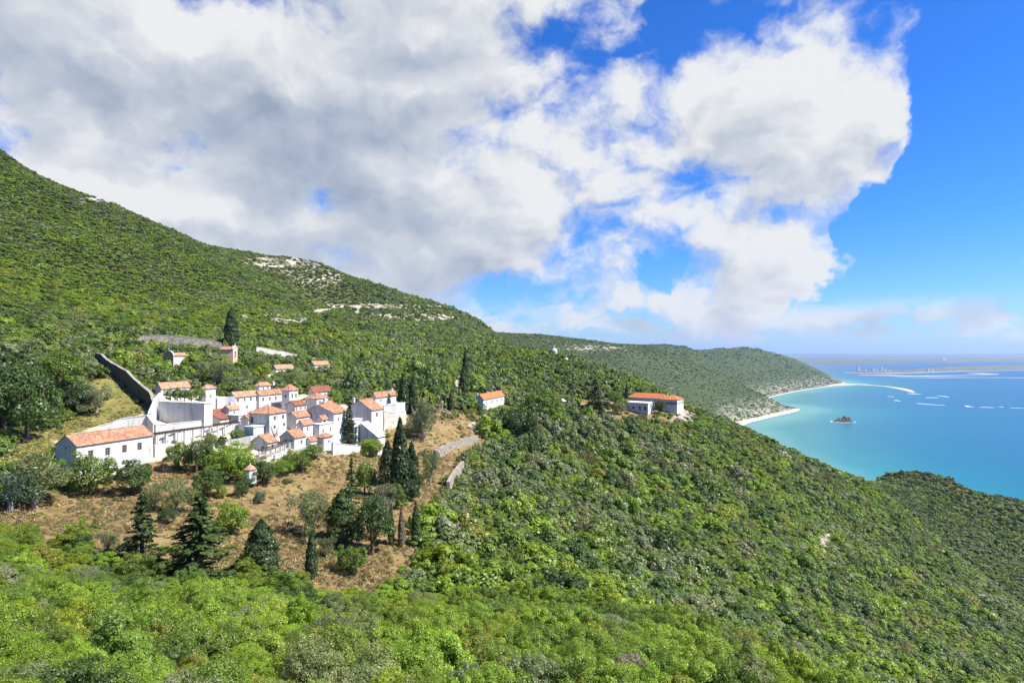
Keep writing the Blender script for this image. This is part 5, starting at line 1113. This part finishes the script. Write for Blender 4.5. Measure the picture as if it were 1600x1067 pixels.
ribbon('sand_bank', [(1512, 583.2), (1535, 583.6), (1560, 584)], [80, 360, 120], 1.2, M['sand'])
ribbon('shoal', [(1400, 589), (1450, 590), (1520, 589.6), (1600, 590.3), (1700, 590.6)], [40, 90, 60, 70, 60], .8, M['sand'])
def far_land(name, pix_near, pix_far, h, mat):
    a = [Vector((*sea_pt(*p), 0)) for p in pix_near]; b = [Vector((*sea_pt(*p), 0)) for p in pix_far]; V = []; rnd = random.Random(len(name))
    for p, q in zip(a, b):
        k = rnd.uniform(.6, 1.3); V += [tuple(p + Vector((0, 0, -.5))), tuple(p.lerp(q, .12) + Vector((0, 0, h * k))), tuple(p.lerp(q, .6) + Vector((0, 0, h * k * .9))), tuple(q + Vector((0, 0, -.5)))]
    o = link(name, mesh_np(name, np.array(V), grid_faces(len(a), 4), mat)); set_props(o, kind='structure')
far_land('peninsula', [(1332, 580.8), (1350, 581.6), (1380, 582), (1420, 581.2), (1460, 579.6), (1520, 577.8), (1600, 577), (1700, 576)], [(1336, 579.5), (1350, 579.2), (1380, 578.6), (1420, 577.6), (1460, 574), (1520, 571.5), (1600, 570), (1700, 569)], 9, M['dune'])
far_land('far_plain', [(1180, 566), (1260, 567.5), (1290, 569), (1320, 568.6), (1380, 568), (1440, 566), (1500, 567), (1560, 565.5), (1640, 566), (1800, 565)], [(1180, 559), (1260, 558.5), (1290, 558.5), (1320, 558.4), (1380, 558), (1440, 557.8), (1500, 557.5), (1560, 557), (1640, 556.8), (1800, 556.5)], 12, M['farland'])
far_land('far_hills', [(1180, 556.4), (1280, 556.0), (1360, 556.4), (1440, 555.8), (1500, 556.3), (1560, 556), (1640, 556.4), (1800, 556)], [(1180, 554.2), (1280, 553.8), (1360, 554), (1440, 553.8), (1500, 554), (1560, 553.9), (1640, 554), (1800, 553.8)], 90, M['farland'])
# resort towers on the sandy point
for px_, w_, h_ in ((1341, 26, 62), (1352, 30, 20), (1359, 22, 18), (1364, 24, 44), (1369, 30, 26), (1377, 26, 50), (1382, 34, 30), (1389, 26, 22), (1450, 30, 26), (1456, 24, 30)):
    x_, y_ = sea_pt(px_, 580.6); x_ = (px_ - CX) / F * y_; e = root('tower_block', 'distant pale resort block on the low sandy point across the bay', 'building', (x_, y_, 2), .3, 'resort blocks across the bay')
    m = MB(); m.box(-w_ / 2, w_ / 2, -9, 9, -3, h_); m.obj('wall', M['canvas'], e); m = MB(); m.box(-w_ / 2 - .5, w_ / 2 + .5, -9.5, 9.5, h_ + .01, h_ + 1.5); m.obj('roof', M['metal'], e)
    for f in range(int(h_ / 6)):
        m = MB(); m.box(-w_ * .44, w_ * .44, -9.25, -9.02, 2 + f * 6, 4.2 + f * 6); m.obj('window', M['glass'], e)
for px_, w_, h_ in ((1474, 30, 70), (1478, 24, 40), (1502, 40, 16)):
    x_, y_ = sea_pt(px_, 564.5); e = root('mill_block', 'pale industrial block on the far plain beyond the bay', 'building', (x_, y_, 10), 0, 'industrial blocks on the far plain'); m = MB(); m.box(-w_, w_, -20, 20, -5, h_); m.box(-w_ * .3, w_ * .3, -8, 8, h_ + .01, h_ * 1.3); m.obj('wall', M['canvas'], e)
# breaking waves
for k, (pix, w_) in enumerate([([(1386, 619.5), (1392, 619.3), (1398, 620.2)], 10), ([(1398, 625.2), (1403, 626), (1408, 626.5)], 12), ([(1432, 630), (1440, 630.6), (1450, 631.5), (1464, 632.6), (1478, 633.4)], [6, 16, 14, 9, 3]), ([(1446, 621.3), (1456, 621), (1466, 622)], [6, 18, 8]), ([(1464, 618.2), (1474, 619), (1484, 620.4)], [5, 18, 8]),
                                 ([(1509, 633.8), (1514, 635.3), (1522, 636)], [10, 18, 6]), ([(1530, 636), (1542, 636.2), (1554, 636.8)], 8), ([(1561, 635.6), (1568, 636)], 12), ([(1578, 637), (1600, 637.8), (1640, 639)], 5), ([(1418, 614.5), (1428, 615.5), (1440, 615.8)], [8, 24, 8])]):
    ribbon('wave_crest', pix, w_, .5, M['foam'], 'white breaking wave crest off the end of the sand spit', 'wave', 'thing', 'breaking waves off the sand spit')
# surf edging the beaches
edge = [(1300, 602.8), (1283, 605.2), (1262, 608.2), (1240, 611.8), (1222, 615.5), (1205, 619.6), (1190, 625.2)]
ribbon('surf', edge, 12, .35, M['foam'], 'white surf along the rocky shore', 'surf', 'stuff')
# islet
def islet():
    c = Vector((*sea_pt(1318, 659), 0)); e = root('islet', 'dark rocky islet with scrub and white surf ring in the bay', 'islet', c); wd = 34 / F * c.y
    nx, ny = 60, 28; U, V_ = np.meshgrid(np.linspace(-1, 1, nx), np.linspace(-1, 1, ny)); X = U * wd / 2; Y = V_ * 26
    r = np.sqrt(U ** 2 + V_ ** 2); base = np.interp(U, [-1, -.5, -.25, 0.05, .3, .5, 1], [.08, .16, .55, .86, .80, .30, .10]) * np.clip(1.25 - 1.3 * V_ ** 4, 0, 1)
    Z = base * 23 * (1 + .5 * fbm(X + 500, Y, 18, 5, 4)) + 7 * fbm(X, Y, 9, 9, 4) - 3.0 - 10 * np.clip(r - .86, 0, 1)
    me = mesh_np('rock_body', np.c_[X.ravel(), Y.ravel(), Z.ravel()], grid_faces(ny, nx), noisy('islet_rock', (.05, .045, .04), (.17, .15, .12), .15, .95, .9, 1.0), False); link('rock_body', me, e)
    m = MB(); ring = [(wd * .54 * math.cos(t) * (1 + .08 * math.sin(5 * t)), 30 * math.sin(t) * (1 + .1 * math.cos(3 * t)), .3) for t in np.linspace(0, 2 * math.pi, 40, endpoint=False)]
    k = len(ring); m.v = ring + [(x * .9, y * .85, .5) for x, y, z in ring]; m.f = [(i, (i + 1) % k, k + (i + 1) % k, k + i) for i in range(k)]; m.obj('surf_ring', M['foam'], e)
islet()

# ------------------------------------------------------------------ haze
def build_haze():
    m = bpy.data.materials.new('haze_air'); m.use_nodes = True; T = NT(m.node_tree); T.n.clear(); out = T.new('ShaderNodeOutputMaterial')
    v = T.new('ShaderNodeVolumePrincipled'); v.inputs['Color'].default_value = (.50, .69, 1.0, 1); v.inputs['Density'].default_value = HAZE; v.inputs['Anisotropy'].default_value = .2
    T.l.new(v.outputs[0], out.inputs['Volume'])
    b = MB(); b.box(-100000, 110000, -3000, 62000, -31, 640); o = b.obj('haze', m); set_props(o, 'thin blue haze over the whole coast', 'haze', None, 'stuff')
HAZE = 3.4e-5
build_haze()
